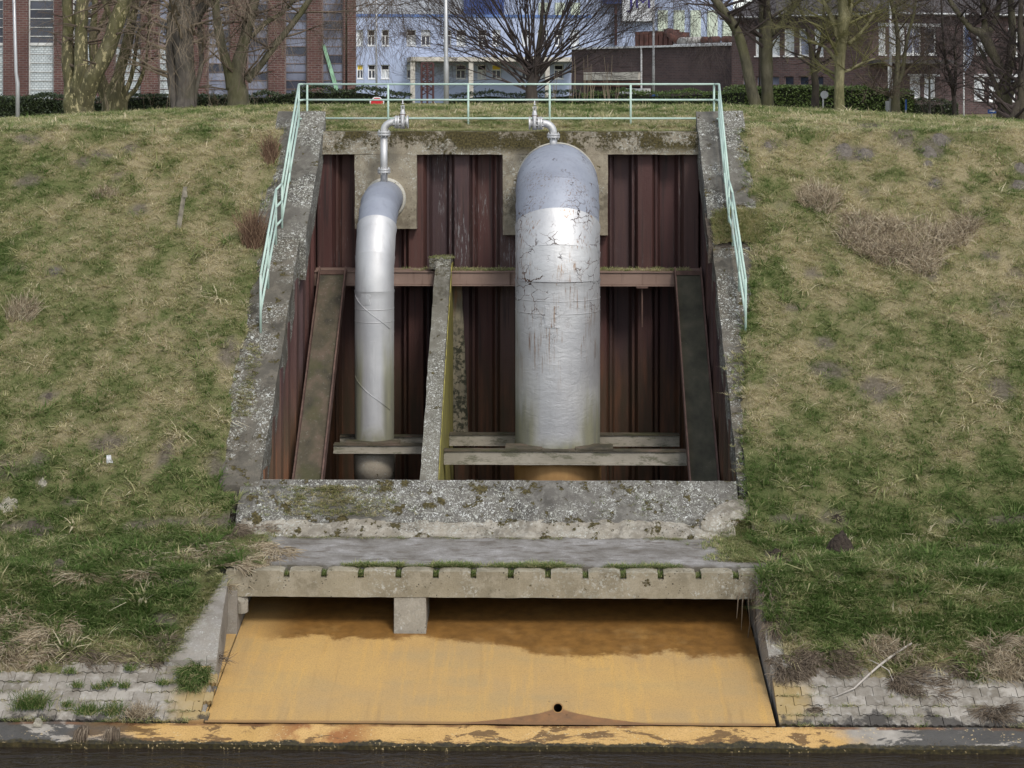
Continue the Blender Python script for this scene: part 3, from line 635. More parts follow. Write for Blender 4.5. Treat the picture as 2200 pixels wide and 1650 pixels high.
# concrete rib between the bays --------------------------------------------
r = thing('concrete_buttress', 'narrow sloping concrete rib between the two pipes, crusted with lichen and moss', 'buttress', (-2.43, 41, 4))
def ribfn(u, v, w_):
    D = 44.2 - 7.6 * v; zt = min(6.36, 6.36 - (43.45 - D) * .742); zt = min(zt, 6.36)
    return (-2.62 + .36 * u, D, .3 + (zt - .3) * w_)
MB().gbox((3, 50, 10), ribfn).rough(.016, 2.2, 8).build('rib', M['concrete_rib'], r)
MB().gbox((1, 44, 16), lambda u, v, w_: (-2.262 + .022 * u, 44.1 - 6.9 * v, .4 + (min(6.2, 6.36 - (43.45 - (44.1 - 6.9 * v)) * .742 - .22) - .4) * w_)).rough(.006, 2, 3).build('render_coat', M['concrete_algae'], r)
MB().gbox((4, 4, 3), lambda u, v, w_: (-2.78 + .18 * u, 43.3 + .5 * v, 6.1 + .22 * w_)).rough(.02, 3, 3).build('corbel', M['concrete_rib'], r)
x0, x1, x2 = PX(966, 44.15), PX(992, 44.15), PX(1006, 44.15)
def pil(u, v, w_):
    xr = x2 + (x1 - x2) * w_ ** 1.3; return (x0 + (xr - x0) * u, 44.02 + .2 * v, 1.9 + 3.75 * w_)
tag(MB().gbox((4, 2, 30), pil).rough(.012, 3, 4).build('concrete_pilaster', M['concrete_stained']), 'stained pale concrete pilaster under the brown beam beside the concrete rib', 'pilaster')
# cross beams ---------------------------------------------------------------
def cross(name, label, x0, x1, D, zt, h, mat):
    r = thing(name, label, 'cross beam', ((x0 + x1) / 2, D, zt))
    MB().gbox((30, 1, 3), lambda u, v, w_: (x0 + (x1 - x0) * u, D + .035 + .18 * v, zt - h + .03 + (h - .055) * w_)).rough(.005, 3, D).build('web', M['walkway_paint'], r)
    MB().gbox((30, 1, 1), lambda u, v, w_: (x0 + (x1 - x0) * u, D + .26 * v, zt - .024 + .024 * w_)).rough(.005, 3, D + 1).build('flange', M['mossy_steel'], r)
    MB().gbox((30, 1, 1), lambda u, v, w_: (x0 + (x1 - x0) * u, D + .26 * v, zt - h + .028 * w_)).rough(.005, 3, D + 2).build('flange', M['walkway_paint'], r)
cross('cross_beam', 'front steel cross beam clamping the foot of the slim pipe', -4.71, -2.63, 40.55, 2.50, .20, None)
cross('cross_beam', 'rear steel cross beam behind the foot of the slim pipe', -4.71, -2.63, 41.85, 2.44, .22, None)
cross('cross_beam', 'front steel cross beam passing before the foot of the large pipe', -2.23, 3.02, 39.85, 2.52, .31, None)
cross('cross_beam', 'rear steel cross beam passing behind the foot of the large pipe', -2.23, 3.02, 42.05, 2.46, .27, None)
# ================================================================== big pipes
def elbow_pipe(name, label, X, Ra, zax, Dv, Rb, zseam, zbot, mats, cuts, nb=64, collar=.03, stumpmat=None):
    """horizontal out of the wall, mitred bend, then straight down"""
    r = thing(name, label, 'pipe', (X, Dv, zbot)); Dc = Dv + Rb; zcn = zax - Rb
    def arc(t): t = R(t); return Vector((X, Dc - Rb * math.sin(t), zcn + Rb * math.cos(t)))
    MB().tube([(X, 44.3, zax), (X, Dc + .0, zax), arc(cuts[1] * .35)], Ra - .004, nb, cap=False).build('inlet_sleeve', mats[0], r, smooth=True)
    for i in range(len(cuts) - 1):
        a, b = cuts[i], cuts[i + 1]; m = 4
        pts = [arc(a - (1.2 if i else 0) + (b - a + 1.2) * k / m) for k in range(m + 1)]
        rr = Ra + (.006 if i % 2 else .0)
        rad = [rr + .016] + [rr] * (m - 1) + [rr]
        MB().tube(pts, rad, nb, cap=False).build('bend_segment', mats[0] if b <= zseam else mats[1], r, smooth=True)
    zs = [zcn, zcn - .45, zcn - .52, zcn - 1.0, 2.34]
    e = arc(90); 
    mb = MB(); k = 40; L = zcn - 2.4
    mb.tube([(X, Dv, zcn + .02 - (zcn + .02 - 2.36) * i / k) for i in range(k + 1)], [Ra + .004 + (.014 if i == 0 else 0) for i in range(k + 1)], nb, cap=False)
    mb.build('riser', mats[1], r, smooth=True)
    for z in (zcn - .38, zcn - .66):
        MB().lathe([(Ra, -.03), (Ra + .0075, -.006), (Ra + .012, .0), (Ra, .004)], (X, Dv, z), nb).build('seam_band', mats[1], r, smooth=True)
    MB().lathe([(Ra + .0, -.05), (Ra + collar * .6, -.05), (Ra + collar, 0), (Ra + collar, .06), (Ra, .07)], (X, 43.93, zax), nb, axis='y').build('mortar_collar', M['mortar_white'], r, smooth=True)
    MB().tube([(X, Dv, 2.37), (X, Dv, 2.0), (X, Dv, zbot)], [Ra + .03, Ra + .03, Ra + .02], nb, cap=True).build('base_section', stumpmat, r, smooth=True)
    return r, arc
alu('alu_big', 1, (.24, .94, 3.7, 4.9, 2.35)); alu('alu_big_top', 1, 0, 0); alu('alu_small', 0, (-3.86, .44, 4.6, 6.2, 2.35)); alu('alu_vent', 0)
def bluish(src, name):  # sky reflection on the upper bends, put into the coat colour
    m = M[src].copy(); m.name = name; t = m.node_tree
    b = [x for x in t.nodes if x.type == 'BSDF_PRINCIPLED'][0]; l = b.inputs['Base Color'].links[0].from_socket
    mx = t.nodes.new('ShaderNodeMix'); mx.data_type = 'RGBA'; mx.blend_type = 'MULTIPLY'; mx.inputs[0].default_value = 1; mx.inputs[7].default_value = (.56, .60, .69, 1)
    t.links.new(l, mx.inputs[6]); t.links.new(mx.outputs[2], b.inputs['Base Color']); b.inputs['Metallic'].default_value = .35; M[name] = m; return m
bluish('alu_big_top', 'alu_big_sky_tint'); bluish('alu_vent', 'alu_small_sky_tint')
n = N('rust_ochre'); c = n.ramp(n.noise(2, n.map(scale=(1, 1, .4)), detail=5), [(.3, (.24, .13, .05)), (.7, (.42, .25, .10))]); n.col(c); n.bump(n.noise(20), .3, .01); M['rust_ochre'] = n.m
bigp, arcb = elbow_pipe('large_pipe', 'large silver painted pipe with cracked coating and rust runs bending down into the pit', .24, .938, 8.10, 41.0, 2.0, 58, .6, [M['alu_big_sky_tint'], M['alu_big']], [0, 22, 40, 57, 74, 90], stumpmat=M['rust_ochre'])
smp, arcs = elbow_pipe('slim_pipe', 'slim silver painted pipe streaked with green algae bending down into the pit', -3.86, .435, 7.72, 41.2, 1.9, 46, 1.62, [M['alu_small_sky_tint'], M['alu_small']], [0, 16, 30, 45, 68, 90], nb=48, collar=.065, stumpmat=M['concrete_stump'])
# support plates, patch, wire helix
for x0, x1, D in ((-.90, -.10, 39.86), (.62, 1.44, 39.86)):
    MB().gbox((6, 2, 1), lambda u, v, w_: (x0 + (x1 - x0) * u, D + .62 * v, 2.525 + .03 * w_)).rough(.008, 4, x0).build('support_plate', M['mossy_steel'], bigp)
MB().gbox((6, 2, 1), lambda u, v, w_: (-4.45 + 1.2 * u, 40.6 + .35 * v, 2.505 + .03 * w_)).rough(.008, 4, 1).build('support_plate', M['mossy_steel'], smp)
for z0 in (5.75, 3.95):
    pts = []
    for k in range(25):
        t = R(200 + 125 * k / 24); pts.append((-3.86 + .447 * math.cos(t), 41.2 + .447 * math.sin(t), z0 - .75 * k / 24))
    MB().tube(pts, .0055, 6).build('spiral_wire', M['alu_small'], smp, smooth=True)
def patch(parent, X, D, Ra, t0, t1, z0, z1, mat, th=.012, nm='repair_patch'):
    def fn(u, v, w_):
        t = R(t0 + (t1 - t0) * u + 1.5 * math.sin(9 * w_)); rr = Ra + th * v; return (X + rr * math.cos(t), D + rr * math.sin(t), z0 + (z1 - z0) * w_)
    MB().gbox((12, 1, 8), fn).rough(.004, 5, z0).build(nm, mat, parent, smooth=False)
patch(bigp, .24, 41.0, .945, 252, 272, 5.15, 5.62, M['alu_big'])
patch(smp, -3.86, 41.2, .438, 232, 262, 5.55, 5.78, M['alu_small']); patch(smp, -3.86, 41.2, .438, 262, 280, 3.6, 4.75, M['alu_small'], .008)
# air vents -------------------------------------------------------------------
def vent(parent, X, D, z0, z1, zf2, side, zel, r=.083, pre=''):
    v = bpy.data.objects.new('air_vent', None); col.objects.link(v); v.parent = parent; v.empty_display_size = .1; v.location = (X - parent.location.x, D - parent.location.y, z0 - parent.location.z)
    def sub(mb, nm, mat, smooth=True):
        me = mb.mesh(nm, mat, smooth); o = bpy.data.objects.new(nm, me); col.objects.link(o); o.parent = v; o.location = (-X, -D, -z0); return o
    al = M['alu_vent']
    sub(MB().tube([(X, D, z0), (X, D, z1)], r, 24), 'riser', al)
    def flange(c, axis, rad=.152, th=.05, bolts=8):
        m = MB()
        for o in (-th * .55, th * .55):
            pr = [(r * .9, -th * .42), (rad, -th * .42), (rad + .002, 0), (rad, th * .42), (r * .9, th * .42)]
            cc = (c[0] + (o if axis == 'x' else 0), c[1], c[2] + (o if axis == 'z' else 0)); m.lathe(pr, cc, 28, axis)
        for k in range(bolts):
            t = 2 * math.pi * (k + .5) / bolts; a, b = .122 * math.cos(t), .122 * math.sin(t)
            if axis == 'z': m.tube([(c[0] + a, c[1] + b, c[2] - .085), (c[0] + a, c[1] + b, c[2] + .085)], .014, 6)
            else: m.tube([(c[0] - .085, c[1] + a, c[2] + b), (c[0] + .085, c[1] + a, c[2] + b)], .014, 6)
        return sub(m, 'flange', al, False)
    flange((X, D, z1), 'z')
    if zf2: flange((X, D, zf2), 'z')
    rb = .235; cx_ = X + side * rb; pts = [(X, D, z1)]
    for k in range(11):
        t = R(90 * k / 10); pts.append((cx_ - side * rb * math.cos(t), D, z1 + .06 + (zel - z1 - .06) * math.sin(t)))
    pts.append((X + side * .30, D, zel)); sub(MB().tube(pts, r, 24), 'elbow', al)
    fx = X + side * .315; flange((fx, D, zel), 'x')
    bx = X + side * .44
    sub(MB().tube([(fx, D, zel), (bx + side * .13, D, zel)], r * .95, 20), 'neck', al)
    # valve body: deep rounded housing narrowing towards the bonnet
    m = MB()
    def body(u, v_, w_):
        a = (u - .5) * 2; b = (v_ - .5) * 2; h = zel - .16 + .33 * w_; rad = .135 * math.sqrt(max(.02, 1 - (1 - min(1, w_ * 2.2)) ** 2)) * (1 if w_ < .5 else 1 - .18 * (w_ - .5) * 2)
        l = max(abs(a), abs(b), 1e-6); k = l / math.hypot(a, b) if (a or b) else 0
        return (bx + a * k * .062, D + b * k * rad, h)
    m.gbox((8, 8, 10), body); sub(m, 'valve_body', al)
    zb_ = zel + .17
    sub(MB().lathe([(.02, -.016), (.085, -.016), (.087, 0), (.085, .016), (.02, .016)], (bx, D, zb_), 20), 'bonnet_flange', M['flange_rust'], False)
    sub(MB().lathe([(.062, 0), (.058, .05), (.036, .11), (.034, .115)], (bx, D, zb_ + .014), 16), 'bonnet', al)
    y_ = MB(); y_.box(bx - .042, bx - .024, D - .02, D + .02, zb_ + .12, zb_ + .20); y_.box(bx + .024, bx + .042, D - .02, D + .02, zb_ + .12, zb_ + .20); y_.box(bx - .048, bx + .048, D - .024, D + .024, zb_ + .20, zb_ + .222)
    sub(y_, 'yoke', al, False)
    sub(MB().lathe([(.013, 0), (.013, .15), (.030, .155), (.030, .175), (.013, .18), (.014, .25), (.004, .27)], (bx, D, zb_ + .10), 10), 'spindle', al)
    ex = bx + side * .115; m = MB(); pr = [(.05, -.02), (.152, -.02), (.152, .02), (.05, .02)]; m.lathe(pr, (ex, D, zel), 28, 'x'); m.lathe([(.001, 0), (.09, 0)], (ex, D, zel), 20, 'x'); sub(m, 'outlet_flange', al, False)
    return v
Dn = 43.2
vent(smp, PX(825, Dn), Dn, 8.05, PZ(0, 286, Dn), PZ(0, 366, Dn), 1, PZ(0, 262, Dn))
vent(bigp, PX(1189, Dn), Dn, 8.9, PZ(0, 291, Dn), None, -1, PZ(0, 264.5, Dn), r=.088)
# ================================================================== handrail
n = N('mint_paint'); c = n.ramp(n.noise(2.5, detail=4), [(.3, (.36, .48, .41)), (.7, (.46, .575, .50))]); c = n.mix(n.range(n.noise(16, detail=5, rough=.75), .67, .70), c, (.14, .06, .035)); c = n.mix(n.range(n.noise(1.7, n.map(loc=(3, 3, 3)), detail=5), .58, .68, 0, .6), c, (.5, .52, .47)); n.col(c); n.set('Roughness', .5); M['mint_paint'] = n.m
hr = thing('handrail', 'pale mint green tubular handrail round the top and down both sides of the pit', 'railing', (-.9, 45.2, 9.3))
rr_ = .0255
def rail(pts, nm='rail', r=rr_): return MB().tube(pts, r, 10).build(nm, M['mint_paint'], hr, smooth=True)
DB = 45.25
for px, py in ((660, 274), (834, 280), (1006, 280), (1181, 280), (1355, 275), (1534, 272)):
    a = P(px, 181, DB); g = float(tz(a.x, DB)); rail([(a.x, DB, g - .25), (a.x, DB, a.z)], 'post')
xl, xr_ = P(656, 181, DB).x, P(1536, 181, DB).x
DCn = 44.1; L0, R0 = P(642, 181, DCn), P(1545, 181, DCn)
LV = (181, 214.5, 254); zt3 = [PZ(0, y, DB) for y in LV]
for i, z in enumerate(zt3):
    rail([(xl - .02, DB, z), (xr_ + .02, DB, z)])
    zc_ = [L0.z, L0.z - .385, L0.z - .83][i]
    rail([(xl, DB, z), (L0.x + .02, DCn, zc_)]); rail([(xr_, DB, z), (R0.x - .02, DCn, zc_)])
def flights(side):
    q = (lambda a, b: a) if side < 0 else (lambda a, b: b)
    X0 = q(L0.x, R0.x); px = q
    # (picture x, y of post foot on the wall, picture y of top) -> D from wall slope
    def foot(y): t = (y * 44 - 190 * 44 - 4158) / (25542 + (y - 190) * 8.8); return 44 - 8.8 * t, slz(44 - 8.8 * t)
    D1, z1 = foot(q(497, 489)); D2, z2 = foot(q(525, 526)); D3, z3 = foot(q(715, 716)); Dm1, zm1 = foot(396); Dm2, zm2 = foot(621)
    X1 = PX(q(606, 1566), D1); X2 = PX(q(593, 1574), D2); X3 = PX(q(560, 1602), D3)
    h1 = 1.06; h2 = q(1.2, 1.15); offs = (0, .385, .80)
    tops0 = [L0.z, L0.z - .40, L0.z - .83]
    rail([(X0, DCn, slz(44) - .1), (X0, DCn, L0.z)], 'post'); rail([(X1, D1, z1 - .1), (X1, D1, z1 + h1)], 'post')
    def lerp(a, b, t): return a + (b - a) * t
    tm = (DCn - Dm1) / (DCn - D1); rail([(lerp(X0, X1, tm), Dm1, zm1 - .1), (lerp(X0, X1, tm), Dm1, lerp(L0.z, z1 + h1, tm))], 'post')
    for i in range(3): rail([(X0, DCn, tops0[i]), (X1, D1, z1 + h1 - offs[i])])
    rail([(X2, D2, z2 - .1), (X2, D2, z2 + h2)], 'post'); rail([(X3, D3, z3 - .12), (X3, D3, z3 + h2)], 'post')
    tm = (D2 - Dm2) / (D2 - D3); rail([(lerp(X2, X3, tm), Dm2, zm2 - .1), (lerp(X2, X3, tm), Dm2, lerp(z2, z3, tm) + h2)], 'post')
    for i in range(3):
        rail([(X2, D2, z2 + h2 - offs[i]), (X3, D3, z3 + h2 - offs[i] * .95)])
        rail([(X1, D1, z1 + h1 - offs[i]), (X2, D2, z2 + h2 - offs[i])])
flights(-1); flights(1)
# ================================================================== sill, track, outlet
def lerp(a, b, t): return a + (b - a) * t
tag(MB().gbox((90, 8, 4), lambda u, v, w_: (lerp(-5.85, 3.60, u), lerp(34.52, 35.22, v), lerp(1.2, lerp(2.22, 2.86, v), w_))).rough(.018, 1.6, 12).build('sill_slab', M['concrete_sill']), 'sloping concrete sill along the foot of the pit, crusted with lichen and moss', 'sill')
def foot_(u, v, w_):
    x = lerp(-5.75, 3.50, u); e = .10 * (mnoise.noise(Vector((x * 1.7, 0, 0))) + .5 * mnoise.noise(Vector((x * 6, 2, 0))))
    return (x, lerp(34.16 + e, 34.56, v), lerp(1.3, lerp(2.03, 2.245, v), w_) + .045 * mnoise.noise(Vector((x * 5, v * 3, 7))) + .04 * mnoise.noise(Vector((x * 1.3, v, 2))))
tag(MB().gbox((120, 6, 2), foot_).rough(.02, 3, 13).build('broken_footing', M['concrete_pale']), 'pale broken concrete footing between the lichen sill and the track', 'footing')
tag(MB().gbox((16, 8, 3), lambda u, v, w_: (2.86 + 1.0 * u, (34.40 + .40 * u) + .25 * (v * 2 - 1) * math.sqrt(max(.03, 1 - (2 * u - 1) ** 2)), lerp(1.5, 2.27 + .30 * u + (.17) * (v * 2 - 1) * math.sqrt(max(.03, 1 - (2*u-1)**2)) - .05 * (2*v-1) ** 2, w_))).rough(.02, 4, 14).build('mortar_patch', M['concrete_pale']), 'pale rounded mortar patch at the right end of the sill', 'mortar patch')
tag(MB().box(-5.6, 3.75, 35.24, 35.5, -.5, 2.8).build('pit_front_wall', M['concrete_plain']), kind='structure')
tag(MB().box(-5.6, 3.9, 35.5, 44.3, .3, .62).build('pit_floor', simple('dark_sludge', (.03, .022, .014), .2)), kind='structure')
def trk(u, v, w_):
    x = lerp(-6.1, 3.9, u); D = lerp(32.80, 34.28, v); return (x, D, lerp(1.48, lerp(1.845, 2.03, v), w_) + (.012 * mnoise.noise(Vector((x * 1.5, D * 4, 3))) if w_ > .5 else 0))
tag(MB().gbox((80, 14, 1), trk).build('track', M['track_concrete']), kind='structure')
# outlet ------------------------------------------------------------------
ot = thing('outlet_structure', 'concrete outlet with notched lintel beam over the ochre stained apron', 'outlet', (-.9, 32.5, .6))
bx0, bx1 = PX(485, 32.5), PX(1637, 32.5); zt, zb = 1.835, 1.365
step = (PX(615, 32.5) - PX(535, 32.5)); n0 = PX(535, 32.5)
edges = [bx0]
for i in range(14): c_ = n0 + step * 1.0015 * i; edges += [c_ - .053, c_ + .053]
edges.append(bx1)
mb = MB(); mb.gbox((150, 3, 4), lambda u, v, w_: (lerp(bx0, bx1, u), 32.5 + .30 * v, lerp(zb, zt - .125, w_))).rough(.006, 2, 2)
mb
mb = MB()
for i in range(0, len(edges), 2):
    a, b = edges[i], edges[i + 1]; ch = random.uniform(0, .02)
    mb.gbox((7, 4, 9), lambda u, v, w_: (lerp(a, b, u), 32.5 + .29 * v, lerp(zb, zt - (.012 + ch) * (w_ > .99) * (abs(2 * u - 1) > .8) - .012 * (w_ > .99) * (v < .01), w_)))
    if i + 2 < len(edges): a2 = edges[i + 2]; mb.gbox((2, 4, 6), lambda u, v, w_: (lerp(b, a2, u), 32.5 + .29 * v, lerp(zb, zt - .135, w_)))
mb.rough(.007, 3, 2).build('lintel', M['concrete_beam'], ot)
pa, pb = PX(846, 32.5), PX(915, 32.5)
MB().gbox((5, 5, 7), lambda u, v, w_: (lerp(pa, pb, u), 32.515 + .9 * v, lerp(.45, 1.364, w_))).rough(.005, 2, 9).build('pillar', M['concrete_pillar'], ot, bevel=.015)
def apz(D): return .24 + (D - 29.3) * .15
# apron plate with an oval drain hole
mb = MB(); AX0, AX1, AD0, AD1 = -5.46, 3.63, 29.30, 35.2
hx0, hx1, hy0, hy1 = DRX - .15, DRX + .15, DRY - .62, DRY + .62
hy0, hy1 = max(29.34, DRY - .24), DRY + .24
xsn = [AX0 + (hx0 - AX0) * i / 60 for i in range(61)] + [hx1 + (AX1 - hx1) * i / 32 for i in range(33)]
ysn = [AD0, hy0] + [hy1 + (AD1 - hy1) * i / 40 for i in range(41)]
def av(x, y): return (x, y, apz(y) + .006 * mnoise.noise(Vector((x * 1.3, y * 2, 0))))
idx_ = {}
def vi(x, y):
    if (x, y) not in idx_: idx_[(x, y)] = len(mb.v); mb.v.append(av(x, y))
    return idx_[(x, y)]
for i in range(len(xsn) - 1):
    for j in range(len(ysn) - 1):
        if abs(xsn[i] - hx0) < 1e-6 and j == 1: continue
        mb.f.append((vi(xsn[i], ysn[j]), vi(xsn[i+1], ysn[j]), vi(xsn[i+1], ysn[j+1]), vi(xsn[i], ysn[j+1]))); mb.m.append(0)
NA = 40; ring = []; outer = []
for k in range(NA):
    t = 2 * math.pi * k / NA; c_, s_ = math.cos(t), math.sin(t); k_ = min((.15) / max(abs(c_), 1e-6), (hy1 - hy0) / 2 / max(abs(s_), 1e-6))
    ym = (hy0 + hy1) / 2; outer.append(av(DRX + c_ * k_, ym + s_ * k_)); ring.append(av(DRX + .078 * c_, DRY + .155 * s_))
b = len(mb.v); mb.v += outer + ring
for k in range(NA): k2 = (k + 1) % NA; mb.f.append((b + k, b + k2, b + NA + k2, b + NA + k)); mb.m.append(0)
mb.build('apron_slab', M['ochre_slab'], ot)
MB().gbox((3, 40, 1), lambda u, v, w_: (lerp(-5.72, -5.482, u), lerp(29.31, 34.0, v), apz(lerp(29.31, 34.0, v)) - .2 + .206 * w_)).rough(.006, 3, 6).build('apron_edge', M['ochre_slab'], ot)
MB().box(AX0, AX1, AD0 + .002, 35.1, -.5, -.3).build('apron_base', M['concrete_plain'], ot)
# drain pipe stub in the hole, running back level
n = N('drain_inside'); n.col((.012, .008, .004)); n.set('Roughness', .4); M['drain_inside'] = n.m
mb = MB(); m_ = 32
for rr, off in ((.070, -.02), (.082, -.02), (.082, .5), (.070, .5)):
    pass
o_r = []; 
for (rx, ry, lift) in ((.070, .142, .004), (.084, .163, .012), (.088, .168, -.01)):
    b = len(mb.v); o_r.append(b)
    for k in range(m_): t = 2 * math.pi * k / m_; x, y = DRX + rx * math.cos(t), DRY + ry * math.sin(t); mb.v.append((x, y, apz(y) + lift))
for q in range(2):
    for k in range(m_): k2 = (k + 1) % m_; mb.f.append((o_r[q] + k, o_r[q+1] + k, o_r[q+1] + k2, o_r[q] + k2)); mb.m.append(0)
mb.build('drain_rim', M['rust_ochre'], ot, smooth=True)
mb = MB(); 
for k in range(m_): t = 2 * math.pi * k / m_; x, y = DRX + .071 * math.cos(t), DRY + .143 * math.sin(t); mb.v.append((x, y, apz(y) + .003))
for k in range(m_): x, y, z = mb.v[k]; mb.v.append((x, y + .25, z - .35))
for k in range(m_): k2 = (k + 1) % m_; mb.f.append((k, k2, m_ + k2, m_ + k)); mb.m.append(0)
mb.f.append(tuple(range(2 * m_ - 1, m_ - 1, -1))); mb.m.append(0); mb.build('drain_throat', M['drain_inside'], ot)
# side walls, added light-stop wall at the back, splayed wing
MB().box(-5.8, -5.47, 32.45, 35.2, -.2, 1.47).build('side_wall', M['concrete_plain'], ot); MB().box(3.66, 4.0, 32.45, 35.2, -.2, 1.47).build('side_wall', M['concrete_plain'], ot)
MB().box(-5.8, 4.0, 34.9, 35.2, -.2, 1.47).build('light_stop_wall', M['concrete_plain'], ot)  # wall added to keep daylight from the pit out of the culvert
def bz(D): return .24 + (D - 29.3) * .5
def wfn(u, v, w_):
    D = lerp(30.42, 32.47, v); xo = lerp(-6.34, -5.76, v); return (lerp(xo, lerp(-5.47, -5.63, v), u), D, lerp(bz(D) - .9, bz(D) + lerp(.085, -.08, v), w_))
MB().gbox((5, 14, 4), wfn).rough(.012, 2, 15).build('splayed_wing', M['concrete_plain'], ot, bevel=.01)
MB().gbox((4, 14, 4), lambda u, v, w_: (lerp(3.67, 4.04, u), lerp(30.44, 32.48, v), lerp(bz(lerp(30.44, 32.48, v)) - .9, bz(lerp(30.44, 32.48, v)) + .03, w_))).rough(.012, 2, 16).build('splayed_wing', M['concrete_plain'], ot, bevel=.01)
MB().gbox((2, 8, 2), lambda u, v, w_: (lerp(3.70, 3.98, u), lerp(29.3, 30.43, v), lerp(-.2, bz(lerp(29.3, 30.43, v)) - .09, w_))).rough(.006, 2, 17).build('edge_block', M['concrete_plain'], ot)
MB().gbox((2, 8, 2), lambda u, v, w_: (lerp(-5.74, -5.50, u), lerp(29.3, 30.41, v), lerp(-.2, bz(lerp(29.3, 30.41, v)) - .09, w_))).rough(.006, 2, 18).build('edge_block', M['concrete_plain'], ot)
MB().tube([(-5.58, 32.62, 1.42), (-5.40, 32.62, 1.25), (-5.40, 32.62, 1.05)], [.13, .12, .10], 10).rough(.02, 5, 1).build('corbel', M['concrete_pillar'], ot)
# ledge ----------------------------------------------------------------------
def lfn(u, v, w_):
    x = lerp(-13, 12, u); e = .035 * mnoise.noise(Vector((x * .9, 0, 5))) + .02 * mnoise.noise(Vector((x * 4, 1, 5)))
    D = lerp(28.78 + e, 29.33, v); z = lerp(.075, .215, v) + .02 * mnoise.noise(Vector((x * 1.4, D * 2, 1)))
    return (x, D - (.0 if w_ > .5 else .06), lerp(-.9, z, w_))
tag(MB().gbox((260, 8, 3), lfn).rough(.006, 5, 2).build('ledge', M['ledge_concrete']), kind='structure')
for a, b in ((-300, -13), (12, 300)):
    tag(MB().box(a, b, 28.9, 29.33, -.9, .14).build('ledge', M['ledge_concrete']), kind='structure')
# revetment stones -------------------------------------------------------------
def gz(x): p = x % .145; return .022 * float(sstep(.03, .055, p) - sstep(.10, .125, p))
sx = [0, .03, .055, .10, .125, .145, .175, .20, .245, .27, .29]
sv = []; W_, H_ = .29, .207
low = [(x + (.004 if x == 0 else -.004 if x == .29 else 0), gz(x) + .004) for x in sx]; up = [(x, y + H_ - .008) for x, y in low]
sv = [(x, y, 0) for x, y in low] + [(x, y, 0) for x, y in up] + [(x, y, -.07) for x, y in low] + [(x, y, -.07) for x, y in up]
k = len(sx); sf = []
for i in range(k - 1): sf += [(i, i+1, k+i+1, k+i), (2*k+i+1, 2*k+i, i, i+1)[::-1] if False else (i+1, i, 2*k+i, 2*k+i+1), (k+i, k+i+1, 3*k+i+1, 3*k+i)]
sf += [(0, k, 3*k, 2*k), (k-1, 3*k-1, 4*k-1, 2*k-1)]
sme = bpy.data.meshes.new('paving_stone'); sme.from_pydata(sv, [], sf); sme.materials.append(M['paving'])
ang = math.atan(.5)
for nm, lab, xa, xb, rows in (('left_revetment', 'interlocking grey paving stones on the bank left of the ochre apron', -10.2, -5.46, 7), ('right_revetment', 'interlocking grey paving stones on the bank right of the ochre apron', 3.69, 9.6, 6)):
    r = thing(nm, lab, 'revetment', (xa, 29.3, .2)); b0 = Vector((xa, 29.3, .2))
    for row in range(rows):
        off = -.145 if row % 2 else 0
        for c_ in range(int((xb - xa) / W_) + 1):
            x = xa + off + c_ * W_
            fs = 1.0
            if x < xa - .01: x, fs = xa, .5
            if x + W_ > xb + .02: fs = .5 if x + W_ / 2 < xb + .05 else 0
            if not fs: continue
            v_ = row * H_ * 1.0; D = 29.34 + v_ * math.cos(ang); z = .245 + v_ * math.sin(ang)
            if row >= rows - 2 and fbm(x * 1.1, row * .7, 9, 2) > (.5 if row == rows - 1 else .62): continue
            o = bpy.data.objects.new('paving_stone', sme); col.objects.link(o); o.parent = r
            o.scale = (fs, 1, 1); o.location = Vector((x, D, z + random.uniform(-.009, .009))) - b0; o.rotation_euler = (ang + random.uniform(-.02, .02), random.uniform(-.014, .014), random.uniform(-.008, .008))
# ================================================================== buildings
class Fac:
    """upright facade through the picture column px at depth D, turned by yaw"""
    def __init__(s, px, D, yaw):
        p = P(px, 190, D); s.o = Vector((p.x, p.y, 0)); s.yaw = R(yaw); s.d = Vector((math.cos(s.yaw), math.sin(s.yaw), 0)); s.n = Vector((-math.sin(s.yaw), math.cos(s.yaw), 0))
    def uz(s, px, py):
        a = P(px, py, 1.0); d = Vector((a.x, 1.0, a.z - CZ)); c = Vector((0, 0, CZ))
        t = (s.o - c).dot(s.n) / d.dot(s.n); q = c + d * t; return (q - s.o).dot(s.d), q.z
    def u(s, px): return s.uz(px, 190)[0]
    def rect(s, x0, y0, x1, y1):
        u0, u1 = s.u(x0), s.u(x1); z1 = s.uz((x0 + x1) / 2, y0)[1]; z0 = s.uz((x0 + x1) / 2, y1)[1]; return (u0, z0, u1, z1)
    def root(s, name, label, cat='building'):
        r = thing(name, label, cat, s.o, s.yaw); r['_local'] = 1; return r
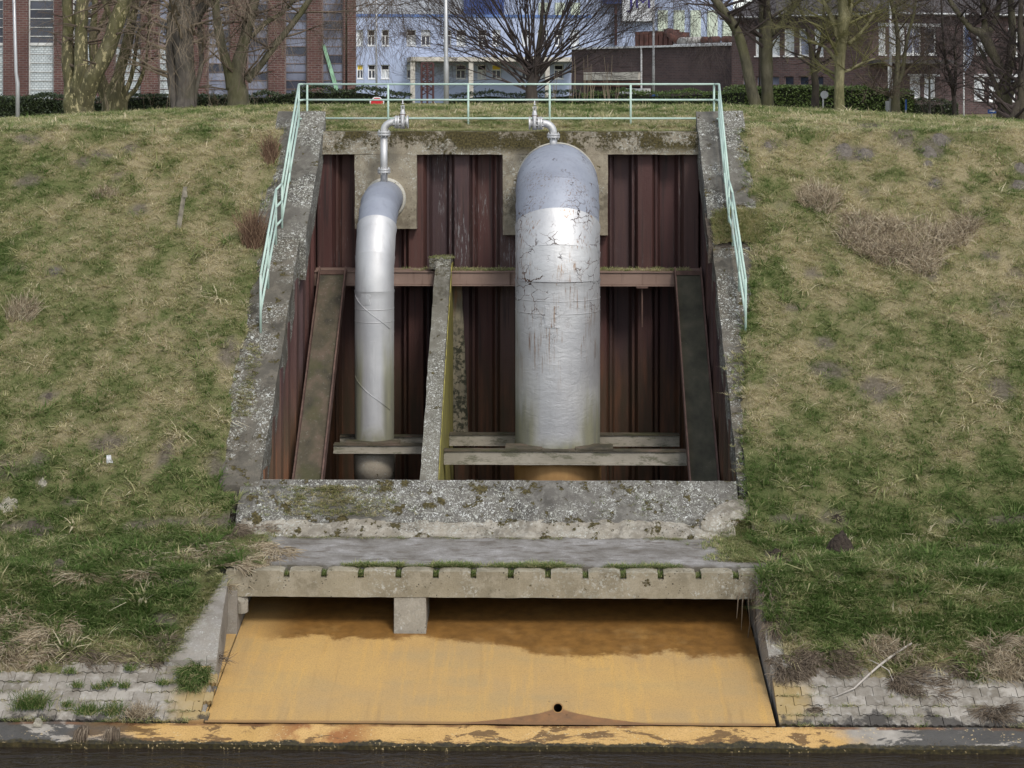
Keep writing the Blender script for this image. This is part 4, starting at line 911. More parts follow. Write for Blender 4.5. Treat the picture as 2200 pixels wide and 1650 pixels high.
def wall_open(mb, u0, u1, z0, z1, rects, y0=0.0, th=.25, deep=6.0):
    us = sorted({u0, u1, *[v for r in rects for v in (r[0], r[2]) if u0 < v < u1]}); zs = sorted({z0, z1, *[v for r in rects for v in (r[1], r[3]) if z0 < v < z1]})
    def op(i, j):
        if i < 0 or j < 0 or i >= len(us) - 1 or j >= len(zs) - 1: return None
        a, b = (us[i] + us[i+1]) / 2, (zs[j] + zs[j+1]) / 2
        return any(r[0] < a < r[2] and r[1] < b < r[3] for r in rects)
    for i in range(len(us) - 1):
        for j in range(len(zs) - 1):
            if op(i, j): continue
            a, b, c, d = us[i], us[i+1], zs[j], zs[j+1]
            mb.add([(a, y0, c), (b, y0, c), (b, y0, d), (a, y0, d)], [(0, 1, 2, 3)])
            if op(i-1, j): mb.add([(a, y0, c), (a, y0, d), (a, y0+th, d), (a, y0+th, c)], [(0, 1, 2, 3)])
            if op(i+1, j): mb.add([(b, y0, c), (b, y0+th, c), (b, y0+th, d), (b, y0, d)], [(0, 1, 2, 3)])
            if op(i, j-1): mb.add([(a, y0, c), (a, y0+th, c), (b, y0+th, c), (b, y0, c)], [(0, 1, 2, 3)])
            if op(i, j+1): mb.add([(a, y0, d), (b, y0, d), (b, y0+th, d), (a, y0+th, d)], [(0, 1, 2, 3)])
    mb.add([(u0, y0, z0), (u0, y0+deep, z0), (u0, y0+deep, z1), (u0, y0, z1)], [(0, 1, 2, 3)]); mb.add([(u1, y0, z0), (u1, y0, z1), (u1, y0+deep, z1), (u1, y0+deep, z0)], [(0, 1, 2, 3)])
    mb.add([(u0, y0, z1), (u1, y0, z1), (u1, y0+deep, z1), (u0, y0+deep, z1)], [(0, 1, 2, 3)]); mb.add([(u0, y0+deep, z0), (u1, y0+deep, z0), (u1, y0+deep, z1), (u0, y0+deep, z1)], [(0, 3, 2, 1)])
    return mb
def brick(name, c1, c2, mortar, s=1.0):
    n = N(name); tc = n.t.nodes.new('ShaderNodeTexCoord').outputs['Object']; x, y, z = n.xyz(tc)
    cb = n.t.nodes.new('ShaderNodeCombineXYZ'); n.t.links.new(n.math('ADD', x, y), cb.inputs[0]); n.t.links.new(z, cb.inputs[1])
    b = n.t.nodes.new('ShaderNodeTexBrick'); n.t.links.new(cb.outputs[0], b.inputs[0]); b.inputs['Scale'].default_value = 1.0
    b.inputs['Brick Width'].default_value = .25 * s; b.inputs['Row Height'].default_value = .085 * s; b.inputs['Mortar Size'].default_value = .012 * s; b.inputs['Bias'].default_value = 0
    b.inputs['Color1'].default_value = (*c1, 1); b.inputs['Color2'].default_value = (*c2, 1); b.inputs['Mortar'].default_value = (*mortar, 1)
    c = n.mix(n.range(n.noise(.5, tc, detail=5), .35, .7, 0, .45), b.outputs[0], tuple(v * .55 for v in c1)); n.col(c); M[name] = n.m
brick('hall_brick', (.075, .034, .030), (.115, .053, .044), (.15, .12, .11), 1.25); brick('house_brick', (.06, .036, .037), (.10, .056, .052), (.10, .085, .08), 1.2); brick('low_brick', (.055, .036, .038), (.085, .052, .05), (.09, .075, .072), 1.2)
n = N('dark_glass'); n.col(n.ramp(n.noise(.6, detail=3), [(.35, (.018, .022, .035)), (.65, (.05, .055, .08))])); n.set('Roughness', .22); n.set('Specular IOR Level', .5); M['dark_glass'] = n.m
n = N('pale_glass'); n.col(n.ramp(n.noise(.5, n.map(scale=(1, 1, .5)), detail=3), [(.35, (.05, .055, .08)), (.6, (.22, .235, .30))])); n.set('Roughness', .3); M['pale_glass'] = n.m
n = N('glass_block'); tc = n.t.nodes.new('ShaderNodeTexCoord').outputs['Object']; x, y, z = n.xyz(tc); cb = n.t.nodes.new('ShaderNodeCombineXYZ'); n.t.links.new(x, cb.inputs[0]); n.t.links.new(z, cb.inputs[1])
b = n.t.nodes.new('ShaderNodeTexBrick'); n.t.links.new(cb.outputs[0], b.inputs[0]); b.inputs['Scale'].default_value = 1; b.inputs['Brick Width'].default_value = .16; b.inputs['Row Height'].default_value = .10; b.inputs['Mortar Size'].default_value = .009
b.inputs['Color1'].default_value = (.50, .54, .54, 1); b.inputs['Color2'].default_value = (.40, .44, .45, 1); b.inputs['Mortar'].default_value = (.14, .15, .16, 1); n.col(b.outputs[0]); n.set('Roughness', .4); M['glass_block'] = n.m
simple('muntin_white', (.48, .48, .46), .6); simple('muntin_rust', (.16, .12, .11), .7); simple('window_white', (.72, .72, .70), .5, 0, .06); simple('curtain', (.50, .52, .53), .8, 0, .15, 1.2)
simple('blue_wall', (.33, .38, .51), .8, 0, .07, .3); simple('blue_dark_cladding', (.05, .085, .24), .6, 0, .2, 2); simple('blue_trim', (.10, .17, .36), .7); simple('pale_cladding', (.40, .42, .46), .7, 0, .12, .4); simple('green_cladding', (.52, .57, .47), .7, 0, .06, .3)
simple('roof_tiles', (.075, .068, .068), .85, 0, .35, 3); simple('canopy_beige', (.42, .39, .34), .8); simple('duct_rust', (.10, .045, .035), .75, 0, .5, 1.5); simple('duct_white', (.42, .40, .37), .7, 0, .3, 2); simple('trim_white', (.5, .5, .5), .7); simple('gantry_red', (.07, .03, .03), .7)
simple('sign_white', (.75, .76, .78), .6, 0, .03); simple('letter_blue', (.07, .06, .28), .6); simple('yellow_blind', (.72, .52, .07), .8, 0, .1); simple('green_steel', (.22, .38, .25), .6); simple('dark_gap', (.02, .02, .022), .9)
GZ = 8.7
# left factory hall -------------------------------------------------------
fc = Fac(765, 86, 7.0); ur = fc.u(765); hall = fc.root('factory_hall', 'dark red brick factory hall with tall multi pane windows between brick piers')
piers = [(-95, -42), (9, 62), (117, 157), (209, 246), (304, 341), (410, 446), (495, 531), (577, 612), (660, 692), (738, 765)]
TOPZ = fc.uz(400, -150)[1]
pu = [(fc.u(a), fc.u(b)) for a, b in piers]
for a, b in pu: MB().box(a, b, -.28, .5, GZ, TOPZ + .6).build('brick_pier', M['hall_brick'], hall)
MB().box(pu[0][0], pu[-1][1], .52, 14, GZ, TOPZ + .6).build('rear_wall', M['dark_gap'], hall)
MB().box(pu[0][0], pu[-1][1], -.3, 14, TOPZ + .6, TOPZ + 1.5).build('parapet', M['hall_brick'], hall)
for k in range(len(pu) - 1):
    a, b = pu[k][1], pu[k+1][0]; blocky = k <= 4
    step_px = 19.2 if k < 3 else 18.3; y = 97 if k < 3 else 100; zz = fc.uz(piers[k][1], y)[1]; sp = abs(fc.uz(piers[k][1], y + step_px)[1] - zz)
    fr = bpy.data.objects.new('window', None)
    rows = [zz + sp * i for i in range(-6, int((TOPZ - zz) / sp) + 1)]
    fm = MB()
    for z in rows:
        h = .035 if z > zz else .03; fm.box(a, b, .02, .12, z - h / 2, z + h / 2)
    if blocky: fm.box(a, b, -.02, .14, zz - .02, zz + .11)
    fm.box(a, a + .06, .0, .14, rows[0], TOPZ); fm.box(b - .06, b, .0, .14, rows[0], TOPZ)
    wo_ = fm.build('window', M['muntin_white' if k < 3 else 'muntin_rust'], hall)
    for i in range(len(rows) - 1):
        z0, z1 = rows[i] + .02, rows[i+1] - .02; tilt = random.uniform(-.012, .012)
        mat = M['glass_block'] if (blocky and z1 <= zz + .01) else (M['dark_glass'] if k < 4 or (k + i) % 4 == 0 else M['pale_glass'])
        q = MB().hexa([(a+.06, .06, z0), (b-.06, .06, z0), (b-.06, .09, z0), (a+.06, .09, z0), (a+.06, .06+tilt, z1), (b-.06, .06+tilt, z1), (b-.06, .09+tilt, z1), (a+.06, .09+tilt, z1)]).build('pane', mat, wo_)
        q.location = (0, 0, 0)
    wo_.location = (0, 0, 0)
a = fc.uz(692, 96); b = fc.uz(725, 198); MB().hexa([(a[0], -.1, a[1]), (a[0]+.16, -.1, a[1]), (a[0]+.16, .0, a[1]), (a[0], .0, a[1]), (b[0]-.1, -.1, b[1]), (b[0]+.1, -.1, b[1]), (b[0]+.1, .0, b[1]), (b[0]-.1, .0, b[1])][4:] + [(a[0], -.1, a[1]), (a[0]+.14, -.1, a[1]), (a[0]+.14, 0, a[1]), (a[0], 0, a[1])]).build('brace', M['green_steel'], hall)
def fix_local(r):
    for o in r.children_recursive:
        if o.type == 'MESH': pass
# blue works building -------------------------------------------------------
def window(root, r, nx, glass, frame, y0=0, th=.25, fw=.06, transom=None, blind=None):
    u0, z0, u1, z1 = r; fm = MB(); ya, yb = y0 + th - .10, y0 + th - .02
    for a, b, c, d in ((u0, u0+fw, z0, z1), (u1-fw, u1, z0, z1), (u0+fw, u1-fw, z0, z0+fw), (u0+fw, u1-fw, z1-fw, z1)): fm.box(a, b, ya, yb, c, d)
    for i in range(1, nx): c = u0 + (u1 - u0) * i / nx; fm.box(c - fw*.5, c + fw*.5, ya, yb, z0 + fw, (z1 if not transom else z0 + (z1-z0)*transom) - fw)
    if transom: t = z0 + (z1 - z0) * transom; fm.box(u0+fw, u1-fw, ya, yb, t - fw*.5, t + fw*.5)
    fm.box(u0 - .03, u1 + .03, y0 - .06, ya, z0 - .07, z0 - .004)
    w_ = fm.build('window', M[frame], root); w_.location = (0, 0, 0)
    g = MB().box(u0+.01, u1-.01, yb - .03, yb - .01, z0+.01, (z0 + (z1-z0)*transom if (transom and blind) else z1-.01)).build('pane', M[glass], w_); g.location = (0, 0, 0)
    if blind: t = z0 + (z1-z0)*transom; g = MB().box(u0+.01, u1-.01, ya + .01, yb, t + fw*.5, z1 - .01).build('blind', M[blind], w_); g.location = (0, 0, 0)
    return w_
fb = Fac(765, 180, 9.0); blue = fb.root('blue_works_building', 'pale blue works building with small white framed windows behind the bare shrub')
W1 = [(766, 780), (790, 806), (820, 836), (874, 894), (905, 925), (953, 970), (981, 1001), (1027, 1046), (1058, 1076), (1121, 1139), (1155, 1176), (1191, 1211), (1225, 1245)]
W2 = [(767, 781), (791, 807), (819, 837), (874, 893), (980, 1001), (1026, 1045), (1057, 1077), (1121, 1139), (1155, 1176), (1191, 1211)]
rs = [fb.rect(a, 64, b, 98) for a, b in W1] + [fb.rect(a, 139, b, 169) for a, b in W2]
uL, uR = fb.u(700), fb.u(1270); zt_ = fb.uz(900, 36)[1]
wb = wall_open(MB(), uL, uR, 7.5, zt_, rs, th=.35, deep=10).build('wall', M['blue_wall'], blue); wb.location = (0, 0, 0)
for i, r_ in enumerate(rs):
    special = i in (13, 19)
    window(blue, r_, 2, 'dark_glass' if i % 3 else 'curtain', 'window_white', th=.35, fw=.09, transom=.62, blind='yellow_blind' if special else ('dark_gap' if i % 4 else 'curtain'))
for z_ in (zt_,): MB().box(uL, uR, -.12, .1, z_ - .02, z_ + .25).build('roof_trim', M['blue_trim'], blue)
ca, cz0 = fb.uz(876, 133); cz1 = fb.uz(876, 124)[1]; MB().box(fb.u(874), fb.u(1232), -5, -.01, cz0, cz1).build('canopy', M['canopy_beige'], blue)
for px in (878, 1000, 1160): MB().box(fb.u(px) - .22, fb.u(px) + .22, -4.8, -4.4, 7.5, cz0).build('canopy_column', M['canopy_beige'], blue)
# tall hall behind, striped cladding
fh = Fac(1100, 215, 4.0); tall = fh.root('striped_works_hall', 'tall pale blue works hall with light green stripes, sign board and dark blue block')
zT = fh.uz(1300, -90)[1]; MB().box(fh.u(740), fh.u(1575), 0, 20, 7, zT).build('wall', M['blue_wall'], tall)
MB().box(fh.u(740), fh.u(996), -.5, -.02, fh.uz(800, 34)[1], zT - .2).build('pale_cladding', M['pale_cladding'], tall)
def ribs(x0, y0, x1, y1, mat, nm, ythk, nrib):
    u0, z0, u1, z1 = fh.rect(x0, y0, x1, y1); MB().box(u0, u1, -ythk, -.02, z0, z1).build(nm, M[mat], tall); m = MB()
    for i in range(nrib): c = u0 + (u1 - u0) * (i + .5) / nrib; m.box(c - .06, c + .06, -ythk - .07, -ythk - .004, z0, z1)
    m.build('cladding_ribs', M[mat], tall)
ribs(996, -60, 1082, 40, 'blue_dark_cladding', 'blue_block', 1.2, 22); ribs(1295, -60, 1333, 9, 'blue_dark_cladding', 'blue_block', 1.2, 10)
for x0, x1, y0, y1 in ((1157, 1177, 6, 38), (1192, 1213, 6, 38), (1226, 1246, 6, 38), (1413, 1434, 22, 80), (1447, 1470, 22, 80), (1483, 1505, 22, 80), (1519, 1541, 22, 80), (1552, 1574, 45, 92)):
    ribs(x0, y0, x1, y1, 'green_cladding', 'green_stripe', .25, 4)
u0, z0, u1, z1 = fh.rect(1335, -42, 1404, 46); MB().box(u0, u1, -1.1, -.02, z0, z1).build('sign_board', M['sign_white'], tall)
cu = bpy.data.curves.new('sign_letters', 'FONT'); cu.body = 'JM'; cu.size = 1; cu.extrude = .02; tmp = bpy.data.objects.new('tmp', cu); col.objects.link(tmp)
dg = bpy.context.evaluated_depsgraph_get(); me = bpy.data.meshes.new_from_object(tmp.evaluated_get(dg)); bpy.data.objects.remove(tmp); me.materials.clear(); me.materials.append(M['letter_blue'])
co = np.array([v.co[:] for v in me.vertices]); a, b = co.min(0), co.max(0); t0, tz0, t1, tz1 = fh.rect(1345, -8, 1394, 27)
for v in me.vertices: v.co = (t0 + (v.co.x - a[0]) / (b[0] - a[0]) * (t1 - t0), -1.16 + v.co.z, tz0 + (v.co.y - a[1]) / (b[1] - a[1]) * (tz1 - tz0))
me.name = 'sign_letters'; so_ = bpy.data.objects.new('sign_letters', me); link(so_, tall)
u0, z0, u1, z1 = fh.rect(1319, 10, 1324, 98); MB().box(u0, u1, -1, -.4, z0, z1).build('red_downpipe', M['gantry_red'], tall)
# red steel gantry stair in front of the blue building
g = thing('steel_gantry', 'small dark red steel lattice stair tower under the canopy of the blue building', 'stair tower', P(918, 205, 160)); mb = MB(); a = P(905, 205, 160); b = P(930, 135, 160)
for x in (a.x, (a.x + b.x) / 2, b.x): mb.tube([(x, 160, a.z - 1), (x, 160, b.z)], .07, 5); mb.tube([(x, 161, a.z - 1), (x, 161, b.z)], .07, 5)
for i in range(5):
    z = a.z + (b.z - a.z) * i / 5; z2 = a.z + (b.z - a.z) * (i + 1) / 5; mb.tube([(a.x, 160, z), (b.x, 160, z2)], .05, 4); mb.tube([(b.x, 160, z), (a.x, 160, z2)], .05, 4); mb.tube([(a.x, 160, z2), (b.x, 160, z2)], .05, 4)
mb.build('lattice', M['gantry_red'], g)
# low brick shed --------------------------------------------------------------
fl = Fac(1578, 112, -50); low = fl.root('low_brick_building', 'long low dark brick building with flat pale roof edge and rusty ducts on its roof')
uA, uB = fl.u(1228), 0; zA = fl.uz(1575, 98)[1]
wall_open(MB(), uA, uB, GZ, zA, [], deep=8).build('wall', M['low_brick'], low)
MB().box(uA - .1, uB, -.18, 8.1, zA + .003, zA + .12).build('roof_edge', M['trim_white'], low)
q = fl.u(1381); MB().tube([(q, -.12, GZ), (q, -.12, zA)], .06, 6).build('downpipe', M['trim_white'], low)
r_ = fl.rect(1262, 155, 1380, 172); MB().box(r_[0], r_[2], -.35, -.01, r_[1], r_[3]).build('light_panel', M['canopy_beige'], low)
r_ = fl.rect(1262, 174, 1380, 186); MB().box(r_[0], r_[2], -.3, -.01, r_[1], r_[3]).build('light_panel', M['duct_rust'], low)
r_ = fl.rect(1345, 190, 1398, 202); MB().box(r_[0], r_[2], -.6, -.01, r_[1], r_[3]).build('light_panel', M['trim_white'], low)
dz = lambda px, py: fl.uz(px, py); 
a = dz(1352, 92); b = dz(1440, 92); zt2 = dz(1400, 66)[1]; 
for i in range(9):
    u = a[0] + (b[0] - a[0]) * i / 8.5; MB().box(u, u + (b[0]-a[0]) / 12, .5, 1.6, zA + .12, zt2 + random.uniform(-.15, .1)).build('roof_unit', M['duct_rust'], low)
p1, p2, p3 = dz(1418, 70), dz(1440, 76), dz(1560, 84)
MB().tube([(a[0] + (b[0]-a[0]) * .8, .6, p1[1]), (p1[0] + (p2[0]-p1[0])*.5, .5, p1[1] - .02), (p2[0], .4, p2[1] - .1), (p2[0] + .4, .4, p3[1])], .3, 14).build('roof_duct', M['duct_rust'], low, smooth=True)
for i, (x0, x1, mt) in enumerate(((1442, 1497, 'duct_white'), (1500, 1510, 'duct_rust'), (1516, 1534, 'duct_rust'), (1544, 1559, 'duct_rust'))):
    MB().tube([(fl.u(x0), .4, p3[1]), (fl.u(x1), .4, p3[1])], .21, 12).build('roof_duct', M[mt], low, smooth=True)
MB().box(p2[0], fl.u(1565), .25, .55, zA + .12, p3[1] - .2).build('duct_rack', M['trim_white'], low)
# brick house on the corner -----------------------------------------------------
fA = Fac(1868, 102, -40); house = fA.root('brick_house', 'two storey dark brick house with slate hipped roof, its narrow window wall facing left'); zE = fA.uz(1868, 34)[1]
ws = [fA.rect(a, 62, b, 120) for a, b in ((1622, 1645), (1653, 1675), (1684, 1706), (1716, 1737), (1748, 1769))]; wl = [fA.rect(a, 164, b, 183) for a, b in ((1594, 1619), (1624, 1646), (1652, 1674), (1684, 1705), (1716, 1737), (1753, 1769))]
uL = fA.u(1572)
wall_open(MB(), uL, 0, GZ, zE, ws + wl, th=.2, deep=6).build('wall', M['house_brick'], house)
for i, r_ in enumerate(ws): window(house, r_, 1 if i else 1, 'curtain' if i != 3 else 'pale_glass', 'window_white', th=.2, fw=.07, transom=.78 if i in (2, 3) else None)
for i, r_ in enumerate(wl): window(house, r_, 1, 'pale_glass' if i < 3 else 'dark_glass', 'muntin_rust', th=.2, fw=.04)
MB().box(uL - .5, .3, -.5, 6, zE + .003, zE + .16).build('eave', M['roof_tiles'], house)
MB().tube([(uL - .5, -.54, zE + .10), (.3, -.54, zE + .10)], .05, 6).build('gutter', M['trim_white'], house)
rz = zE + 2.6; MB().hexa([(uL-.5, -.5, zE+.165), (1.2, -.5, zE+.165), (1.2, 8, zE+.165), (uL-.5, 8, zE+.165), (uL+2.8, 3.5, rz), (.6, 3.5, rz), (.6, 4.5, rz), (uL+2.8, 4.5, rz)]).build('roof', M['roof_tiles'], house)
fB = Fac(1868, 102, 22); hb = fB.root('brick_house_wing', 'right wing of the brick house with white window bands and flat door canopy')
zE2 = fB.uz(1868, 32)[1]
wb_ = [(fB.rect(a, b_, c_, d), n_, g_) for (a, b_, c_, d, n_, g_) in ((1888, 58, 1904, 117, 1, 'curtain'), (1913, 58, 1945, 117, 2, 'curtain'), (1948, 58, 1980, 117, 2, 'pale_glass'), (1987, 58, 2012, 117, 1, 'dark_glass'), (2098, 66, 2119, 118, 1, 'curtain'), (2167, 66, 2188, 120, 1, 'dark_glass'),
      (1955, 165, 1979, 211, 1, 'curtain'), (1986, 165, 2011, 214, 1, 'curtain'), (2093, 167, 2117, 216, 1, 'curtain'), (2125, 167, 2150, 217, 1, 'curtain'), (2167, 167, 2183, 217, 1, 'dark_glass'))]
uR = fB.u(2420); wall_open(MB(), .02, uR, GZ - .3, zE2, [r_[0] for r_ in wb_], th=.2, deep=6).build('wall', M['house_brick'], hb)
for r_, n_, g_ in wb_: window(hb, r_, n_, g_, 'window_white', th=.2, fw=.085)
for x0, x1, y0, y1 in ((1886, 2020, 50, 57), (2096, 2121, 59, 65), (2165, 2190, 60, 65), (1950, 2018, 159, 164.5), (2092, 2192, 159, 165.5)):
    r_ = fB.rect(x0, y0, x1, y1); MB().box(r_[0], r_[2], -.06, -.003, r_[1], r_[3]).build('shutter_box', M['trim_white'], hb)
r_ = fB.rect(1866, 129, 2020, 137); MB().box(r_[0], r_[2], -1.6, -.01, r_[1], r_[3]).build('door_canopy', M['roof_tiles'], hb)
r_ = fB.rect(1877, 138, 1879, 195); MB().tube([(r_[0], -1.5, r_[1]), (r_[0], -1.5, r_[3])], .05, 6).build('canopy_post', M['trim_white'], hb)
r_ = fB.rect(1955, 218, 2015, 244)
for i in range(5): MB().box(r_[0], r_[2], -1.9 + .3 * i, -1.62 + .3 * i, GZ, r_[1] + (r_[3]-r_[1]) * (i + 1) / 5).build('step', M['low_brick'], hb)
MB().box(-.3, uR + .5, -.5, 6, zE2 + .003, zE2 + .16).build('eave', M['roof_tiles'], hb); MB().tube([(-.3, -.54, zE2 + .10), (uR, -.54, zE2 + .10)], .05, 6).build('gutter', M['trim_white'], hb)
MB().hexa([(-.8, -.5, zE2+.165), (uR, -.5, zE2+.165), (uR, 8, zE2+.165), (-.8, 8, zE2+.165), (.2, 3.5, zE2 + 2.6), (uR-2, 3.5, zE2+2.6), (uR-2, 4.5, zE2+2.6), (.2, 4.5, zE2+2.6)]).build('roof', M['roof_tiles'], hb)
# ================================================================== street furniture
simple('galvanised', (.42, .42, .42), .45, .5, .12, 2); simple('sign_blue', (.03, .10, .35), .5); simple('sign_red', (.50, .02, .03), .5, 0, .05); simple('sign_back', (.30, .31, .32), .6); simple('white_paint', (.75, .75, .75), .5)
def lamp(px0, px1, py, D, r0, r1, label):
    a = P(px1, py, D); b = P(px0, -110, D); t = thing('street_lamp', label, 'street lamp', a)
    MB().tube([(a.x, D, a.z - .6), (a.x, D, a.z + .9), (a.x + (b.x-a.x) * .3, D, a.z + 1.2), b], [r0 * 1.25, r0 * 1.25, r0, r1], 14).build('pole', M['galvanised'], t, smooth=True)
    MB().tube([b, b + Vector((0, -.3, .25)), b + Vector((0, -1.0, .35))], .05, 8).build('arm', M['galvanised'], t, smooth=True)
    MB().gbox((3, 4, 2), lambda u, v, w_: (b.x - .13 + .26 * u, b.y - 1.5 + .6 * v, b.z + .28 + .12 * w_ * (1 - abs(v - .5)))).build('lamp_head', M['sign_back'], t)
lamp(27, 38, 250, 50.5, .046, .04, 'tall thin grey lamp pole at the far left in front of the clipped hedge')
lamp(957, 959, 210, 54, .062, .055, 'stout pale lamp pole beside the bare shrub in the middle')
lamp(808, 809, 207, 62, .028, .028, 'thin lamp pole rising behind the red stop sign'); lamp(1404, 1404, 206, 60, .036, .03, 'thin lamp pole before the low brick building')
lamp(1912, 1914, 238, 56, .042, .035, 'lamp pole standing behind the twin trunked tree at the right')
# stop sign seen over the crest
p = P(810, 224, 55); t = thing('stop_sign', 'red octagonal road sign with white rim, only its top showing over the crest', 'road sign', p); r8 = .235
def ngon(r, n_, y0, y1, c, rot=0): 
    m = MB(); k = [(c.x + r * math.cos(2*math.pi*(i+rot)/n_), c.z + r * math.sin(2*math.pi*(i+rot)/n_)) for i in range(n_)]
    m.add([(x, y0, z) for x, z in k] + [(x, y1, z) for x, z in k], [tuple(range(n_)), tuple(range(2*n_-1, n_-1, -1))] + [(i, n_+i, n_+(i+1) % n_, (i+1) % n_) for i in range(n_)]); return m
ngon(r8, 8, 54.98, 55.0, p, .5).build('rim', M['white_paint'], t); ngon(r8 * .86, 8, 54.972, 54.979, p, .5).build('face', M['sign_red'], t); MB().tube([(p.x, 55.03, 8.5), (p.x, 55.03, p.z)], .03, 8).build('post', M['galvanised'], t)
def sign(px0, py0, px1, py1, D, label, mat, arrow=False, cat='sign', rnd=False, post=0):
    a, b = P(px0, py0, D), P(px1, py1, D); c = Vector(((a.x+b.x)/2, D, (a.z+b.z)/2)); t = thing('sign', label, cat, (c.x, D, 9.0)); ap = c.x + post
    if rnd: ngon(abs(a.z-b.z)/2, 20, D - .02, D, c).build('plate', M[mat], t)
    else: MB().box(a.x, b.x, D - .02, D, b.z, a.z).build('plate', M[mat], t, bevel=.004)
    MB().tube([(ap, D + .04, 8.6), (ap, D + .04, max(a.z, b.z) - .02)], .022, 8).build('post', M['galvanised'], t)
    return t, a, b
t, a, b = sign(1400, 203, 1413, 215, 57, 'small blue and white plate on the crest behind the handrail', 'sign_blue'); MB().box(a.x + .03, b.x - .03, 56.968, 56.978, b.z + .02, b.z + (a.z-b.z) * .55).build('white_panel', M['white_paint'], t)
t, a, b = sign(2122, 234, 2140, 243.5, 53, 'blue plate with white arrow near the big tree at the right', 'sign_blue')
h = a.z - b.z; w_ = b.x - a.x; m = MB(); m.box(a.x + w_*.18, a.x + w_*.6, 52.966, 52.976, b.z + h*.4, b.z + h*.6); m.add([(a.x+w_*.6, 52.966, b.z+h*.22), (a.x+w_*.88, 52.966, b.z+h*.5), (a.x+w_*.6, 52.966, b.z+h*.78)], [(0, 1, 2)]); m.build('arrow', M['white_paint'], t)
sign(1765, 195, 1777, 212, 53.5, 'back of a round grey road sign in front of the hedge', 'sign_back', rnd=True, post=-.03); sign(1902, 217, 1911, 237, 54, 'narrow grey sign plate beside the lamp pole at the right', 'sign_back'); sign(1944.5, 214, 1948, 236, 54, 'thin blue edge of a sign seen side on before the brick steps', 'sign_blue')
# flag
D = 60; a = P(2070, 246, D); b = P(2071.5, 28, D); t = thing('flagpole', 'white flagpole with a limp pale blue and white flag by the brick house', 'flagpole', a)
MB().tube([(a.x, D, 8.5), b], [.03, .022], 10).build('pole', M['white_paint'], t, smooth=True)
n = N('flag_cloth'); n.col(n.ramp(n.noise(2.2, n.map(scale=(2, 2, .7)), detail=2), [(.45, (.62, .66, .74)), (.55, (.35, .45, .72))])); M['flag_cloth'] = n.m
def fl_(u, v, w_): z = PZ(0, 60 + 93 * (1 - w_), D); sp = .02 + .28 * math.sin(min(1, (w_ * 1.15)) * 3.0) ** .8 * u if w_ < .93 else .02 + .12 * u; return (b.x + sp, D - .05 + .05 * v + .09 * math.sin(u * 9 + w_ * 3), z)
MB().gbox((10, 1, 16), fl_).build('flag', M['flag_cloth'], t, smooth=True)
# ================================================================== hedges
n = N('hedge_leaf'); n.col(n.ramp(n.rnd() if False else n.noise(9, detail=4), [(.3, (.012, .02, .008)), (.5, (.035, .05, .018)), (.72, (.075, .10, .035))])); n.set('Roughness', .45); n.set('Specular IOR Level', .35); M['hedge_leaf'] = n.m
n = N('hedge_leaf_bright'); n.col(n.ramp(n.noise(11, detail=4), [(.3, (.03, .045, .012)), (.5, (.08, .12, .03)), (.72, (.15, .19, .06))])); n.set('Roughness', .5); M['hedge_leaf_bright'] = n.m
simple('hedge_core', (.012, .014, .008), .95)
def leafcloud(name, label, cat, x0, x1, D0, D1, z0, ztop, count, size, mat, seed, lump=.12, group=None):
    rg_ = np.random.RandomState(seed); r = thing(name, label, cat, ((x0+x1)/2, D0, z0))
    x = rg_.uniform(x0, x1, count); q = rg_.rand(count); top = rg_.rand(count) < .3
    zt_ = (ztop(x) if callable(ztop) else ztop) + (fbm(x * 1.6, x * 0 + seed, seed, 4) - .5) * 2 * lump
    y = np.where(top, rg_.uniform(D0, D1, count), D0 + rg_.exponential(.09, count)) + (fbm(x * 2, q * 2, seed, 2) - .5) * .2
    z = np.where(top, zt_ + rg_.normal(0, .03, count), zt_ - (zt_ - 9.15) * rg_.rand(count))
    c = np.stack([x, y, z], 1); a = rg_.normal(0, 1, (count, 3)); a /= np.linalg.norm(a, axis=1)[:, None]; b = np.cross(a, rg_.normal(0, 1, (count, 3))); b /= np.linalg.norm(b, axis=1)[:, None]
    s_ = (size * rg_.uniform(.6, 1.3, count))[:, None]; v = np.stack([c - a*s_, c + b*s_*.5, c + a*s_, c - b*s_*.5], 1).reshape(-1, 3)
    me = bpy.data.meshes.new('foliage'); me.vertices.add(count*4); me.vertices.foreach_set('co', v.ravel()); me.loops.add(count*4); me.loops.foreach_set('vertex_index', np.arange(count*4)); me.polygons.add(count); me.polygons.foreach_set('loop_start', np.arange(0, count*4, 4)); me.polygons.foreach_set('loop_total', np.full(count, 4)); me.update(); me.validate()
    me.materials.append(M[mat]); o = bpy.data.objects.new('foliage', me); link(o, r)
    zmin = float(np.min(zt_)) - .1; 
    MB().gbox((20, 2, 2), lambda u, v, w_: (x0 + (x1-x0)*u, D0 + .10 + (D1 - D0 - .15)*v, z0 + (float(ztop(x0 + (x1-x0)*u)) - .10 - z0)*w_)).rough(.03, 2, seed).build('stems', M['hedge_core'], r)
H = 56.5
def zx(pts):
    xs_ = [PX(a, H) for a, b in pts]; zs_ = [PZ(0, b, H) for a, b in pts]; return lambda x: np.interp(x, xs_, zs_)
leafcloud('hedge', 'dense dark clipped hedge at the far left below the factory windows', 'hedge', PX(-70, H), PX(138, H), H, H + 1.2, 8.7, zx([(-70, 209), (60, 206), (138, 210)]), 9000, .034, 'hedge_leaf', 3)
leafcloud('hedge', 'dark hedge between the plane trees and the grey willow trunk', 'hedge', PX(190, H), PX(372, H), H, H + 1.2, 8.7, zx([(190, 218), (260, 206), (372, 201)]), 6500, .034, 'hedge_leaf', 4)
